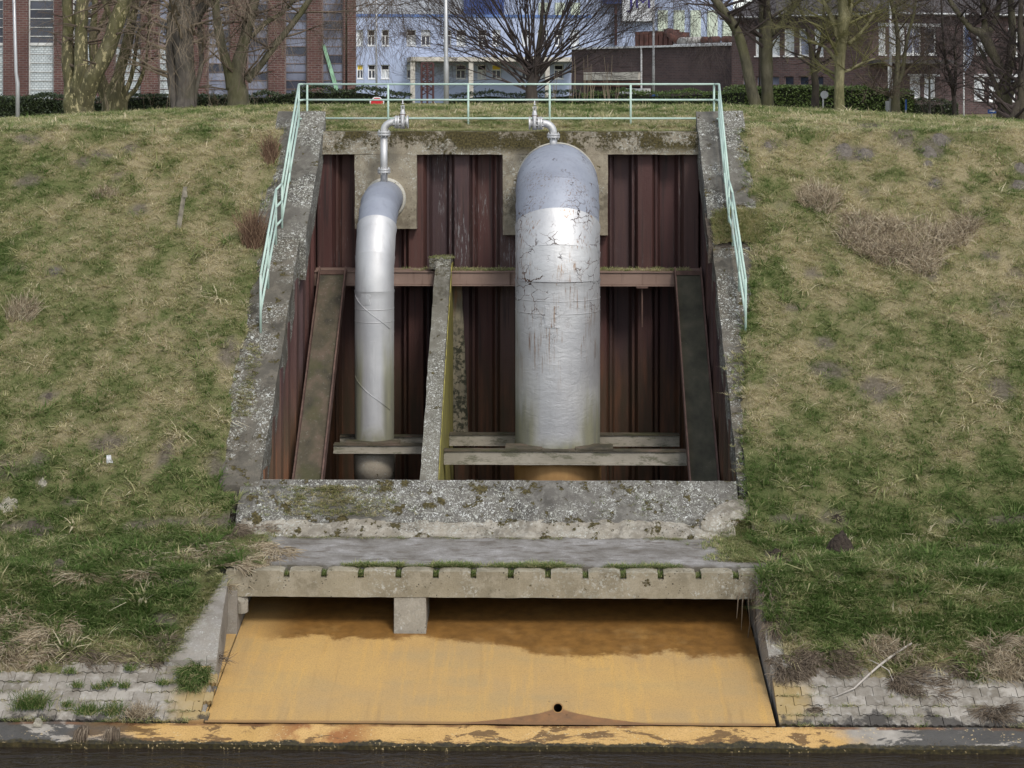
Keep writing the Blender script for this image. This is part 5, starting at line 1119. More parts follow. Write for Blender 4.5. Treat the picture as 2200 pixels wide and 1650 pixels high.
leafcloud('hedge', 'dark ivy hedge between the willow trunk and the railing corner', 'hedge', PX(412, H), PX(640, H), H, H + 1.2, 8.7, zx([(412, 203), (520, 205), (640, 196)]), 8000, .034, 'hedge_leaf', 5)
leafcloud('ivy_bushes', 'low ragged dark ivy bushes behind the left half of the top railing', 'bush', PX(640, H), PX(880, H), H, H + 1.4, 8.7, zx([(640, 190), (700, 193), (760, 192), (830, 201), (880, 207)]), 6500, .036, 'hedge_leaf', 6, .2)
leafcloud('ivy_bushes', 'low dark ivy around the foot of the bare shrub', 'bush', PX(960, H), PX(1250, H), H + 1, H + 2.2, 8.7, zx([(960, 207), (1050, 200), (1100, 204), (1180, 203), (1250, 198)]), 5000, .034, 'hedge_leaf', 7, .15)
leafcloud('hedge', 'low green hedge in front of the low brick building', 'hedge', PX(1250, H), PX(1600, H), H, H + 1.2, 8.7, zx([(1250, 200), (1330, 197), (1420, 201), (1520, 197), (1600, 193)]), 8000, .034, 'hedge_leaf_bright', 8)
leafcloud('hedge', 'tall bright green hedge in front of the brick house', 'hedge', PX(1562, 58), PX(1965, 58), 58, 59.3, 8.4, zx([(1500, 197), (1600, 187), (1700, 183), (1800, 185), (1900, 188), (1990, 196)]), 14000, .04, 'hedge_leaf_bright', 9, .1)
leafcloud('shrub', 'small leafless grey shrub mass before the brick steps', 'bush', PX(1965, 58), PX(2060, 58), 58, 59, 8.4, lambda x: PZ(0, 218, 58) + 0 * x, 2500, .03, 'hedge_leaf', 10, .15)
# ================================================================== trees
def bark(name, a, b, c_, pz=.0, moss=.4):
    n = N(name); x = n.noise(4, n.map(scale=(1.5, 1.5, .5)), detail=6, rough=.65); c = n.ramp(x, [(.32, a), (.52, b), (.7, c_)])
    c = n.mix(n.range(n.noise(1.1, n.map(loc=(2, 2, 2)), detail=3), .45, .65, 0, moss), c, (.085, .085, .025))
    if pz: c = n.mix(n.range(n.noise(7, n.map(scale=(1.6, 1.6, .6), loc=(5, 5, 5)), detail=5, rough=.65), .56, .60, 0, pz), c, (.36, .31, .17))
    n.col(c); n.bump(n.math('ADD', x, n.noise(18, n.map(scale=(2, 2, .5)), detail=4)), .6, .03); M[name] = n.m
bark('plane_bark', (.05, .045, .025), (.10, .09, .045), (.15, .135, .08), .8, .5); bark('grey_bark', (.06, .052, .045), (.115, .10, .085), (.17, .15, .125), 0, .2); bark('olive_bark', (.05, .045, .03), (.095, .085, .055), (.14, .125, .085), 0, .35)
bark('pale_bark', (.09, .08, .045), (.165, .15, .08), (.25, .225, .13), .3, .4); bark('dark_bark', (.035, .028, .025), (.06, .048, .04), (.09, .075, .06), 0, .2)
simple('twig_brown', (.10, .075, .055), .8, 0, .35, 2); simple('twig_dark', (.055, .042, .038), .8, 0, .3, 2); simple('twig_pale', (.19, .15, .105), .8, 0, .3, 2); simple('twig_olive', (.12, .11, .045), .8, 0, .35, 2)
class TwigMB(MB):
    def fast(s, pts, rad, n_):
        b = len(s.v); m = len(pts); A_ = Vector((1, 0, 0)); 
        d = (pts[-1] - pts[0]).normalized(); A_ = d.orthogonal().normalized(); C_ = d.cross(A_)
        cs = [(math.cos(2*math.pi*k/n_), math.sin(2*math.pi*k/n_)) for k in range(n_)]
        for p, r in zip(pts, rad):
            for c_, s_ in cs: s.v.append((p.x + (A_.x*c_ + C_.x*s_)*r, p.y + (A_.y*c_ + C_.y*s_)*r, p.z + (A_.z*c_ + C_.z*s_)*r))
        for i in range(m - 1):
            for k in range(n_): k2 = (k+1) % n_; s.f.append((b+i*n_+k, b+i*n_+k2, b+(i+1)*n_+k2, b+(i+1)*n_+k)); s.m.append(0)
def grow(mb, rg_, p, d, r, L, depth, prm, lim):
    """one limb and, from it, its side shoots"""
    seg = prm.get('seg', 5); pts = [p.copy()]; rad = [r]; dd = d.copy(); q = p.copy(); tip = prm.get('tip', .35)
    for i in range(seg):
        w_ = prm['wig'] * (1 + .3 * (prm['depth'] - depth)); dd = dd + Vector((rg_.uniform(-w_, w_), rg_.uniform(-w_, w_), rg_.uniform(-w_, w_) + prm['trop'] * (1.0 if depth <= prm.get('tropd', 9) else 0)))
        dd.normalize(); q = q + dd * (L / seg); pts.append(q.copy()); rad.append(max(.0032, r * (1 - (1 - tip) * (i + 1) / seg)))
    mb.fast(pts, rad, 5 if r > .03 else 3)
    if depth <= 0: return
    k = rg_.randint(*prm['kids'])
    for j in range(k):
        t = rg_.uniform(.25, 1.0); i = min(seg - 1, int(t * seg)); b = pts[i].lerp(pts[i+1], t * seg - i); dr = (pts[i+1] - pts[i]).normalized()
        ax = dr.orthogonal().normalized(); ax.rotate(Matrix.Rotation(rg_.uniform(0, 6.283), 3, dr)); nd = dr.copy(); nd.rotate(Matrix.Rotation(R(rg_.uniform(*prm['ang'])), 3, ax))
        if b.z > lim: continue
        grow(mb, rg_, b, nd, rad[i] * prm.get('rk', .55), L * rg_.uniform(*prm['lk']), depth - 1, prm, lim)
def tree(name, label, limbs, D, barkm, twigm, prm, seed, cat='tree', lim=15.5, crown_from=.35, group=None, nlimb=9):
    rg_ = random.Random(seed); base = P(limbs[0][0][0], limbs[0][0][1], D); r0 = thing(name, label, cat, base, group=group)
    tm = MB(); cm = TwigMB(); s_ = F / D
    for li, L in enumerate(limbs):
        yo = rg_.uniform(-.35, .35) if li else 0; pts = []; rad = []
        for k, (px, py, w_) in enumerate(L):
            q = P(px, py, D); q.y += yo * min(1, k / 2); pts.append(q); rad.append(w_ / 2 / s_)
        if limbs[0] is L or L[0][1] > 190: pts.insert(0, pts[0] + Vector((0, 0, -.7))); rad.insert(0, rad[0] * 1.15)
        # smooth with catmull-rom
        sp = []; sr = []
        for i in range(len(pts) - 1):
            p0, p1, p2, p3 = pts[max(i-1, 0)], pts[i], pts[i+1], pts[min(i+2, len(pts)-1)]
            for k in range(5):
                t = k / 5; sp.append(.5 * ((2*p1) + (p2-p0)*t + (2*p0-5*p1+4*p2-p3)*t*t + (3*p1-p0-3*p2+p3)*t**3)); sr.append(rad[i] + (rad[i+1]-rad[i]) * t)
        sp.append(pts[-1]); sr.append(rad[-1])
        # continue above the last given point
        if L[-1][1] <= 4:
            dd = (sp[-1] - sp[-3]).normalized(); q = sp[-1].copy(); r = sr[-1]
            while q.z < lim + 1.0 and r > .02:
                dd = (dd + Vector((rg_.uniform(-.15, .15), rg_.uniform(-.15, .15), .08))).normalized(); q = q + dd * .5; r *= .9; sp.append(q.copy()); sr.append(r)
        b = len(tm.v); tm.tube(sp, sr, 14, cap=True)
        for i in range(b, len(tm.v)):
            v = Vector(tm.v[i]); k = mnoise.noise(v * 2.2) * .045 + mnoise.noise(v * 6) * .02; c_ = sp[min(len(sp)-1, (i-b)//14)]; tm.v[i] = tuple(v + (v - c_) * k * 3)
        n_ = prm.get('n', 26)
        for j in range(n_):
            t = rg_.uniform(prm.get('from', .3), 1); i = min(len(sp) - 2, int(t * (len(sp) - 1))); 
            if sr[i] > prm.get('maxr', 9): continue
            a = rg_.uniform(0, 6.283); e = rg_.uniform(*prm.get('elev', (.1, 1.0))); d = Vector((math.cos(a), math.sin(a) * .8, e)).normalized()
            grow(cm, rg_, sp[i] + d * sr[i] * .5, d, max(.012, min(sr[i] * .42, prm.get('r1', .06))), prm['L'] * rg_.uniform(.6, 1.2), prm['depth'], prm, lim)
    tm.build('trunk', M[barkm], r0, smooth=True); cm.build('crown', M[twigm], r0)
    return r0
WEEP = dict(depth=3, kids=(2, 4), ang=(20, 60), lk=(.5, .85), wig=.13, trop=-.13, tropd=2, L=1.7, n=14, r1=.04, seg=6, rk=.5, elev=(-.1, .8))
UPR = dict(depth=3, kids=(2, 5), ang=(25, 60), lk=(.45, .75), wig=.12, trop=.04, L=1.3, n=12, r1=.05, seg=5, rk=.5, elev=(.1, .9))
PL = dict(depth=3, kids=(2, 3), ang=(25, 65), lk=(.45, .8), wig=.14, trop=-.04, L=1.3, n=8, r1=.04, seg=5, rk=.5, elev=(-.1, .7), **{'from': .45})
tree('plane_tree', 'mottled plane tree with thick twin trunk at the far left beside the lamp pole', [[(170, 244, 66), (162, 215, 62), (150, 180, 28), (146, 120, 28), (146, 60, 23), (144, 0, 21)], [(172, 232, 50), (172, 200, 40), (180, 150, 31), (180, 80, 28), (183, 0, 26)],
      [(176, 236, 56), (186, 205, 44), (208, 160, 38), (236, 110, 36), (256, 50, 34), (274, -2, 30)], [(150, 75, 12), (160, 40, 10), (170, 0, 9)], [(252, 70, 12), (240, 40, 12), (225, 0, 11)]], 51, 'plane_bark', 'twig_brown', PL, 21)
tree('plane_tree', 'plane tree with spreading stems directly behind the thickest mottled trunk', [[(244, 236, 54), (246, 215, 50), (256, 160, 24), (272, 100, 24), (284, 40, 20), (292, 0, 18)], [(236, 225, 34), (212, 160, 26), (204, 100, 20), (206, 40, 14), (208, 0, 13)], [(262, 215, 16), (280, 170, 10), (290, 110, 8), (296, 70, 8), (316, 50, 6)], [(270, 218, 12), (290, 190, 10), (304, 150, 8), (312, 100, 6), (318, 0, 5)], [(208, 70, 12), (228, 30, 12), (238, 0, 12)]], 53.5, 'plane_bark', 'twig_brown', PL, 22)
tree('willow_tree', 'thick grey willow trunk with hanging twigs left of the railing', [[(400, 232, 46), (399, 205, 42), (397, 150, 42), (394, 90, 44), (392, 40, 48), (386, -2, 44)], [(376, 228, 18), (370, 180, 20), (364, 110, 18), (366, 50, 16), (370, 0, 14)], [(404, 60, 26), (430, 25, 24), (452, 0, 22)], [(420, 200, 9), (430, 140, 11), (426, 80, 12), (420, 20, 12), (420, 0, 12)]], 52.5, 'grey_bark', 'twig_pale', dict(WEEP, n=21, L=1.9, maxr=.4), 23)
tree('forked_tree', 'forked tree with yellowish limbs standing just left of the railing corner', [[(514, 228, 48), (512, 205, 46), (508, 165, 38), (520, 110, 27), (534, 50, 24), (548, -2, 22)], [(500, 190, 30), (490, 140, 20), (478, 90, 20), (470, 40, 18), (466, 0, 18)], [(530, 172, 22), (560, 140, 15), (590, 100, 14), (630, 50, 13), (664, 2, 13)], [(540, 80, 10), (570, 48, 11), (600, 30, 10), (625, 2, 10)]], 52, 'olive_bark', 'twig_brown', dict(WEEP, n=12, L=1.5, **{'from': .35}), 24)
tree('leaning_tree', 'dark tree trunk leaning left right of the railing corner', [[(1622, 226, 26), (1614, 190, 24), (1602, 130, 22), (1584, 70, 20), (1560, 30, 18), (1536, 0, 16)]], 52, 'olive_bark', 'twig_dark', dict(UPR, n=22, **{'from': .5}), 25)
tree('straight_tree', 'straight olive trunk next to the leaning tree, forking near the top', [[(1649, 226, 27), (1648, 180, 26), (1647, 120, 26), (1645, 60, 27), (1642, 0, 24)], [(1655, 75, 16), (1680, 52, 14), (1702, 20, 12), (1716, 0, 11)]], 52.4, 'olive_bark', 'twig_dark', dict(UPR, n=20, **{'from': .45}), 26)
tree('pale_barked_tree', 'pale yellow green barked tree in front of the tall hedge', [[(1803, 236, 24), (1803, 190, 21), (1804, 140, 22), (1808, 80, 26), (1812, 30, 22), (1810, -2, 20)], [(1800, 80, 13), (1790, 40, 10), (1772, 0, 8)], [(1822, 95, 10), (1850, 70, 8), (1872, 40, 6), (1890, 8, 4)], [(1798, 135, 9), (1782, 110, 7), (1762, 95, 6), (1740, 88, 4)], [(1806, 155, 8), (1826, 150, 6), (1850, 136, 5), (1880, 126, 3)], [(1816, 60, 14), (1826, 20, 11), (1830, 0, 10)]], 50.5, 'pale_bark', 'twig_olive', dict(UPR, n=16, L=1.1), 27)
tree('dark_tree', 'slender dark tree between the straight trunk and the pale barked tree', [[(1751, 228, 18), (1752, 190, 15), (1748, 150, 15), (1744, 110, 10), (1730, 50, 7), (1712, 0, 5)], [(1750, 145, 10), (1760, 100, 8), (1765, 60, 7), (1768, 0, 5)]], 54, 'dark_bark', 'twig_dark', dict(UPR, n=20, L=1.2), 28)
tree('slender_tree', 'slender brown tree right of the hedge end by the lamp pole', [[(1924, 240, 20), (1924, 205, 18), (1928, 150, 12), (1930, 100, 10), (1925, 50, 9), (1915, 0, 8)], [(1926, 190, 12), (1938, 150, 8), (1945, 90, 7), (1960, 30, 6), (1965, 0, 5)], [(1922, 218, 8), (1895, 198, 6), (1870, 188, 4), (1850, 178, 3)]], 53, 'olive_bark', 'twig_brown', dict(UPR, n=20, L=1.3), 29)
tree('thin_dark_tree', 'thin dark many branched tree beside the flagpole', [[(2050, 246, 10), (2049, 200, 10), (2040, 160, 7), (2030, 120, 6), (2025, 60, 5), (2022, 0, 4)], [(2050, 200, 8), (2056, 150, 6), (2055, 100, 5), (2060, 50, 4)]], 54, 'dark_bark', 'twig_dark', dict(UPR, n=26, L=1.2), 30)
tree('thin_young_tree', 'thin young tree in front of the lower house windows', [[(1997, 242, 6), (1997, 200, 5), (1996, 150, 4), (1990, 100, 3)]], 54, 'grey_bark', 'twig_brown', dict(UPR, n=22, L=.8, depth=2), 31)
tree('gnarled_tree', 'big gnarled tree with several heavy forks near the right edge', [[(2158, 256, 36), (2160, 215, 30), (2158, 170, 22), (2150, 145, 18), (2130, 110, 22), (2112, 75, 24), (2085, 60, 14), (2060, 30, 11), (2040, 0, 10)], [(2114, 75, 18), (2116, 40, 12), (2112, 0, 12)], [(2120, 80, 16), (2138, 45, 13), (2150, 0, 12)], [(2160, 180, 20), (2170, 130, 20), (2174, 70, 16), (2170, 0, 14)], [(2164, 215, 22), (2185, 180, 14), (2205, 150, 10), (2230, 100, 8)], [(2152, 215, 16), (2135, 170, 12), (2122, 130, 9), (2108, 100, 7)]], 51.5, 'olive_bark', 'twig_dark', dict(UPR, n=16, L=1.3), 32)
tree('right_edge_tree', 'dark trunk cut by the right edge of the picture', [[(2196, 258, 22), (2194, 210, 16), (2196, 120, 14), (2192, 60, 12), (2194, 0, 10)], [(2176, 258, 20), (2200, 200, 14), (2230, 140, 10)]], 50.8, 'dark_bark', 'twig_dark', dict(UPR, n=16, L=1.3), 33)
# the broad bare shrub
rg_ = random.Random(77); D = 56; b0 = P(1143, 216, D); r0 = thing('bare_shrub', 'broad many stemmed leafless shrub spreading behind the middle of the railing', 'shrub', b0); cm = TwigMB()
MB().tube([b0 + Vector((.03, 0, -.6)), b0, P(1141, 190, D), P(1150, 150, D), P(1156, 118, D), P(1163, 60, D), P(1166, 0, D)], [.22, .2, .17, .14, .10, .07, .045], 12).build('trunk', M['dark_bark'], r0, smooth=True)
prm = dict(depth=3, kids=(3, 6), ang=(14, 42), lk=(.45, .75), wig=.10, trop=.02, L=3, seg=7, rk=.55, tip=.35)
for k in range(58):
    a = R(-80 + 160 * (k + rg_.random()) / 58); dep = rg_.uniform(-.5, .5); d = Vector((math.sin(a), dep, math.cos(a) * .85 + .12)).normalized()
    st_ = P(1141 + rg_.uniform(-12, 12), rg_.uniform(125, 205), D); L = rg_.uniform(2.6, 4.4) if abs(a) > .9 else rg_.uniform(2.8, 4.0)
    grow(cm, rg_, st_, d, rg_.uniform(.018, .042), L, 3, prm, 14.6)
cm.build('crown', M['twig_dark'], r0)
# drooping twigs from trees standing behind, left and right of the shrub
def veil(label, px0, px1, D, n_, seed, mat, y0=-40, prm_=None, pb=None):
    rg_ = random.Random(seed); c_ = P(pb or (px0+px1)/2, 210, D); r0 = thing('birch_tree', label, 'tree', c_); cm = TwigMB(); tm = MB(); top = P((px0+px1)/2, y0 - 60, D)
    tm.tube([c_ + Vector((0, 0, -.5)), Vector((c_.x, D, c_.z + 3)), top], [.035, .03, .025], 6); tm.build('trunk', M['dark_bark'], r0, smooth=True)
    for k in range(n_):
        s_ = P(rg_.uniform(px0, px1), y0 + rg_.uniform(-30, 60), D + rg_.uniform(-.8, .8)); grow(cm, rg_, s_, Vector((rg_.uniform(-1, 1), rg_.uniform(-.5, .5), rg_.uniform(-.7, .2))).normalized(), .016, rg_.uniform(1.0, 2.0), 3, prm_ or dict(WEEP, kids=(3, 5)), 15.5)
    cm.build('crown', M[mat], r0)
veil('birch with fine hanging twigs before the left end of the blue building', 740, 900, 57, 30, 5, 'twig_brown', pb=744); veil('twiggy tree crown hanging over the low brick building', 1380, 1560, 59, 26, 6, 'twig_dark', pb=1632); veil('twiggy tree crown in front of the upper house windows', 1860, 2060, 58, 26, 8, 'twig_dark', pb=1926)
# reed canes
rg_ = random.Random(3); r0 = thing('reed_canes', 'dry upright reed canes standing on the crest right of the bare shrub', 'reeds', P(1260, 214, 53)); 
for k in range(26):
    px = rg_.choice([1190, 1205, 1216, 1222, 1228, 1238, 1242, 1254, 1262, 1268, 1275, 1282, 1300, 1306, 1318, 1325, 1330]) + rg_.uniform(-3, 3); top = rg_.uniform(115, 185); a = P(px, 219, 53 + rg_.uniform(-.3, .3)); b = P(px - rg_.uniform(-8, 10), top, 53)
    MB().tube([a, (a + b) / 2 + Vector((rg_.uniform(-.04, .04), 0, 0)), b], [.009, .008, .004], 4).build('cane', M['twig_pale'], r0)
# ================================================================== small things on the ground
def strand_mat(name, stops):
    n = N(name); bv = n.attr('bv')[2]; n.col(n.ramp(n.math('ADD', bv, n.math('MULTIPLY', n.math('SUBTRACT', n.noise(5), .5), .5)), stops)); n.set('Specular IOR Level', .1); M[name] = n.m
strand_mat('straw_strand', [(0, (.10, .075, .05)), (.4, (.24, .185, .115)), (.75, (.38, .31, .21)), (1, (.50, .43, .31))])
strand_mat('dull_strand', [(0, (.055, .04, .03)), (.5, (.13, .10, .07)), (1, (.25, .20, .145))])
strand_mat('brush_strand', [(0, (.05, .035, .028)), (.45, (.14, .10, .07)), (.8, (.30, .24, .165)), (1, (.42, .35, .25))])
strand_mat('red_strand', [(0, (.05, .03, .02)), (.5, (.13, .075, .05)), (1, (.25, .17, .11))])
strand_mat('green_strand', [(0, (.03, .06, .012)), (.5, (.075, .12, .03)), (.85, (.15, .17, .06)), (1, (.32, .27, .14))])
def strands(name, label, cat, mat, seed, n_, pos, dirf, L, w, droop=.6, kind='stuff', seg=3, wig=.25, parent=None):
    rg_ = random.Random(seed); v = []; f = []; bv = []
    for _ in range(n_):
        p = Vector(pos(rg_)); d = Vector(dirf(rg_, p)).normalized(); l = L * rg_.uniform(.5, 1.35); ww = w * rg_.uniform(.7, 1.3); b = len(v); q = rg_.random()
        for s in range(seg + 1):
            side = d.cross(Vector((rg_.uniform(-.3, .3), -1, .25))).normalized() * ww * (1 - .6 * s / seg); v.append(tuple(p - side)); v.append(tuple(p + side)); bv += [q, q]
            p = p + d * l / seg; d = (d + Vector((rg_.uniform(-wig, wig), rg_.uniform(-wig, wig), rg_.uniform(-wig, wig) - droop / seg))).normalized()
        for s in range(seg): f.append((b+2*s, b+2*s+1, b+2*s+3, b+2*s+2))
    me = bpy.data.meshes.new(name); me.from_pydata(v, [], f); me.materials.append(M[mat]); at = me.attributes.new('bv', 'FLOAT', 'POINT'); at.data.foreach_set('value', bv)
    o = bpy.data.objects.new(name, me); link(o, parent)
    if parent is None: tag(o, label, cat, kind=None if kind == 'thing' else kind)
    return o
def area(px, py, wx, wy, lift=.0, dense=1.0):
    c = ground_at(px, py); t_, b_ = ground_at(px, py - wy), ground_at(px, py + wy); ry = max(.08, abs(t_.y - b_.y) / 2); rx = wx * c.y / F
    def pos(r_):
        a = r_.uniform(0, 6.283); q = r_.random() ** .5; x, y = c.x + rx * q * math.cos(a), c.y + ry * q * math.sin(a); return (x, y, float(tz(x, y)) + lift * (1 - q) * r_.random())
    return pos
def horiz(up=.15, side=0, down=0):
    def f_(r_, p):
        a = 5.5 * mnoise.noise(p * 1.9) + r_.gauss(0, .45); return (math.cos(a) + side, math.sin(a) * .6 - down, r_.uniform(-.05, up * 1.6))
    return f_
def upd(sp=.5): return lambda r_, p: (r_.uniform(-sp, sp), r_.uniform(-sp, sp), 1)
# molehills ----------------------------------------------------------------
def soil(name, a, b):
    n = N(name); f = n.noise(14, detail=6, rough=.7); n.col(n.ramp(f, [(.3, a), (.7, b)])); n.bump(f, 1.0, .05); n.set('Specular IOR Level', .1); M[name] = n.m
soil('soil_grey', (.09, .078, .065), (.20, .175, .15)); soil('soil_dark', (.025, .02, .016), (.075, .058, .045)); soil('soil_brown', (.055, .045, .037), (.14, .115, .09)); soil('stone_pale', (.25, .225, .18), (.48, .44, .35))
def mound(name, label, cat, px, py, wx, h, mat, seed, peak=1.0):
    c = ground_at(px, py); r_ = wx * c.y / F; v = []; f = []; nr, na = 9, 28
    for i in range(nr + 1):
        q = i / nr
        for k in range(na):
            t = 2 * math.pi * k / na; rr = r_ * q * (1 + .22 * mnoise.noise(Vector((math.cos(t) * 1.3, math.sin(t) * 1.3, seed)))); x, y = c.x + rr * math.cos(t), c.y + rr * .8 * math.sin(t)
            z = float(tz(x, y)) + h * (1 - q ** (1.6 / peak)) - .03 * q + .30 * h * mnoise.noise(Vector((x * 11, y * 11, seed))) * (1.1 - q) + .15 * h * mnoise.noise(Vector((x * 26, y * 26, seed))); v.append((x, y, z))
    for i in range(nr):
        for k in range(na): k2 = (k + 1) % na; f.append((i*na+k, i*na+k2, (i+1)*na+k2, (i+1)*na+k))
    me = bpy.data.meshes.new(name); me.from_pydata(v, [], f); me.materials.append(M[mat]); o = bpy.data.objects.new(name, me); col.objects.link(o); tag(o, label, cat)
MH = [(1815, 325, 22, .13, 'soil_grey', 'left one of two merged grey molehills high on the right slope'), (1858, 333, 26, .13, 'soil_grey', 'right one of two merged grey molehills high on the right slope'),
 (1996, 328, 21, .16, 'soil_grey', 'rounded pale grey molehill just under the flat one at the upper right'), (2022, 303, 24, .12, 'soil_grey', 'flat grey molehill touching the crest at the upper right'), (2008, 396, 15, .10, 'soil_grey', 'small grey molehill between the crest and the dry brush'),
 (1995, 352, 16, .08, 'soil_grey', 'low crumbled soil heap below the rounded molehill'), (2194, 362, 18, .12, 'soil_grey', 'grey molehill cut by the right edge, upper of two'), (2190, 398, 20, .08, 'soil_grey', 'grey molehill cut by the right edge, lower of two'),
 (1650, 312, 12, .06, 'soil_grey', 'tiny grey molehill right of the top of the right wall'), (118, 584, 15, .08, 'soil_grey', 'small grey molehill alone in the middle of the left slope'), (105, 853, 13, .06, 'soil_brown', 'small brown molehill on the left slope above the white rag'),
 (128, 1216, 28, .13, 'soil_brown', 'large rounded brown molehill at the lower left'), (72, 1130, 18, .09, 'soil_brown', 'brown molehill on the track at the left, topmost of its cluster'), (85, 1158, 30, .07, 'soil_brown', 'wide crumbled brown molehill in the middle of the left cluster'), (72, 1213, 16, .07, 'soil_brown', 'small brown molehill left of the large rounded one'), (28, 1200, 14, .06, 'soil_brown', 'small brown molehill near the left edge'),
 (1806, 1182, 34, .30, 'soil_dark', 'steep black pointed molehill at the right end of the track'), (1668, 1190, 22, .10, 'soil_dark', 'flat black soil heap beside the pale track'), (1698, 1214, 24, .10, 'soil_dark', 'black soil heap above the right end of the lintel'), (1798, 1118, 16, .07, 'soil_dark', 'small black soil patch above the pointed molehill')]
for i, (px, py, wx, h, m, lab) in enumerate(MH): mound('molehill', lab, 'molehill', px, py, wx, h, m, i * 3.1, 1.5 if h < .2 else .75)
mound('boulder', 'pale rounded boulder at the left edge of the track', 'rock', 18, 1088, 26, .17, 'stone_pale', 70, 2.6); mound('stone', 'pale yellowish stone in the grass above the boulder', 'rock', 92, 1040, 12, .1, 'stone_pale', 71, 2.2)
c = P(82, 1547, 29.25)
st = MB().gbox((6, 5, 4), lambda u, v, w_: (c.x + (u - .5) * .16 * (1 - .55 * w_), 29.22 + (v - .5) * .13 * (1 - .4 * w_), .20 + .11 * w_)).rough(.01, 9, 3); tag(st.build('white_stone', M['stone_pale']), 'small white stone lying on the ledge at the lower left', 'stone')
# stake, rag, branch
a = ground_at(384, 492); D = a.y; b = P(398, 401, D - .12); ax = (b - a).normalized(); sd_ = Vector((.055, 0, 0)); fw = Vector((0, -.02, 0)); a0 = a - ax * .15
t = thing('wooden_stake', 'weathered grey wooden stake leaning on the left slope', 'stake', a); MB().hexa([a0 - sd_ + fw, a0 + sd_ + fw, a0 + sd_ - fw, a0 - sd_ - fw, b - sd_ * .8 + fw, b + sd_ * .8 + fw, b + sd_ * .8 - fw, b - sd_ * .8 - fw]).build('board', simple('old_wood', (.22, .195, .15), .9, 0, .35, 9, .4), t, bevel=.005)
m_ = a.lerp(b, .82); MB().hexa([m_ + Vector(q) for q in ((-.02, -.035, -.07), (.08, -.035, -.07), (.08, .0, -.07), (-.02, .0, -.07), (-.01, -.035, .06), (.07, -.035, .06), (.07, 0, .06), (-.01, 0, .06))]).build('cleat', M['old_wood'], t)
g_ = ground_at(236, 1000); MB().gbox((5, 3, 6), lambda u, v, w_: (g_.x + (u - .5) * .12 * (1 - w_ * .5) - .03 * w_, g_.y + .04 * v, g_.z + .15 * w_ + .02)).rough(.018, 10, 8).build('rag', simple('rag_white', (.6, .6, .6), .8))
tag(bpy.data.objects['rag'], 'scrap of white plastic caught in the grass low on the left slope', 'litter')
pts = [ground_at(x, y) + Vector((0, -.02, .05 + l)) for x, y, l in ((1790, 1506, 0), (1835, 1490, .02), (1868, 1462, .05), (1890, 1445, .07), (1925, 1420, .07), (1958, 1396, .06))]
t = thing('fallen_branch', 'pale bare fallen branch lying across the straw and paving at the lower right', 'branch', pts[0]); MB().tube(pts, [.010, .014, .018, .02, .02, .016], 8).build('stem', simple('bleached_wood', (.42, .38, .33), .8, 0, .15, 6), t, smooth=True)
q = pts[3]; MB().tube([q, q + Vector((.12, -.12, -.05)), q + Vector((.16, -.3, -.16))], [.01, .008, .005], 6).build('twig', M['bleached_wood'], t); MB().tube([q, q + Vector((-.12, .0, .06)), q + Vector((-.2, .02, .08))], [.01, .007, .004], 6).build('twig', M['bleached_wood'], t)
# dry brush on the right slope
MW = 1; rg_ = random.Random(9); t = thing('dry_brush', 'tangle of dry brown brambles and straw on the upper right slope', 'bush', ground_at(1940, 545))
A_ = [area(1935, 525, 120, 40)] + [area(px, py, w_, h_) for px, py, w_, h_ in ((1830, 520, 26, 20), (1880, 545, 40, 22), (1925, 560, 50, 20), (1985, 560, 40, 18), (2040, 520, 40, 16), (1770, 450, 26, 14), (2075, 500, 20, 10), (1900, 500, 40, 12), (1985, 585, 26, 14), (1840, 480, 30, 10))]
strands('straw', None, None, 'straw_strand', 4, 3400, lambda r_: A_[max(0, r_.randrange(-3, len(A_)))](r_), upd(.8), .40, .0055, 1.0, seg=4, parent=t, wig=.35); strands('stems', None, None, 'brush_strand', 5, 520, lambda r_: A_[r_.randrange(8)](r_), upd(.9), .62, .0048, .7, seg=5, parent=t, wig=.3)
def clump(name, label, cat, px, py, wx, wy, n_, L, mat, seed, dirf, w=.0052, lift=.1, droop=.7, kind='thing', wig=.3):
    rq = random.Random(seed); AA = [area(px, py, wx * .6, wy * .6, lift)] + [area(px + rq.uniform(-1, 1) * wx, py + rq.uniform(-.75, .75) * wy, wx * rq.uniform(.25, .55), wy * rq.uniform(.25, .6), lift * rq.uniform(.1, .7)) for _ in range(9)] if kind == 'stuff' else [area(px, py, wx, wy, lift)]
    return strands(name, label, cat, mat, seed, n_, lambda r_: AA[r_.randrange(len(AA))](r_), dirf, L, w, droop, kind, 4, wig)
clump('dry_shrub', 'reddish twiggy weed growing at the outer edge of the upper left wall', 'weed', 581, 345, 16, 14, 260, .45, 'red_strand', 11, upd(.45), droop=.2); clump('dry_shrub', 'tall brown grass and red stems by the step of the left wall', 'weed', 545, 525, 26, 12, 420, .62, 'red_strand', 12, upd(.35), droop=.15); clump('dry_tussock', 'pale dry grass tussock standing at the left edge of the slope', 'grass tussock', 45, 680, 32, 14, 420, .38, 'straw_strand', 13, lambda r_, p: (r_.uniform(-.2, .8), r_.uniform(-.4, .2), .9), droop=.5)
clump('dry_tussock', 'orange tinted straw tuft left of the leaning stake', 'grass tussock', 225, 420, 26, 8, 240, .2, 'straw_strand', 14, upd(.6)); clump('dry_tussock', 'upright pale straw left of the dry brush', 'grass tussock', 1760, 435, 46, 24, 700, .34, 'straw_strand', 15, upd(.6), droop=.9)
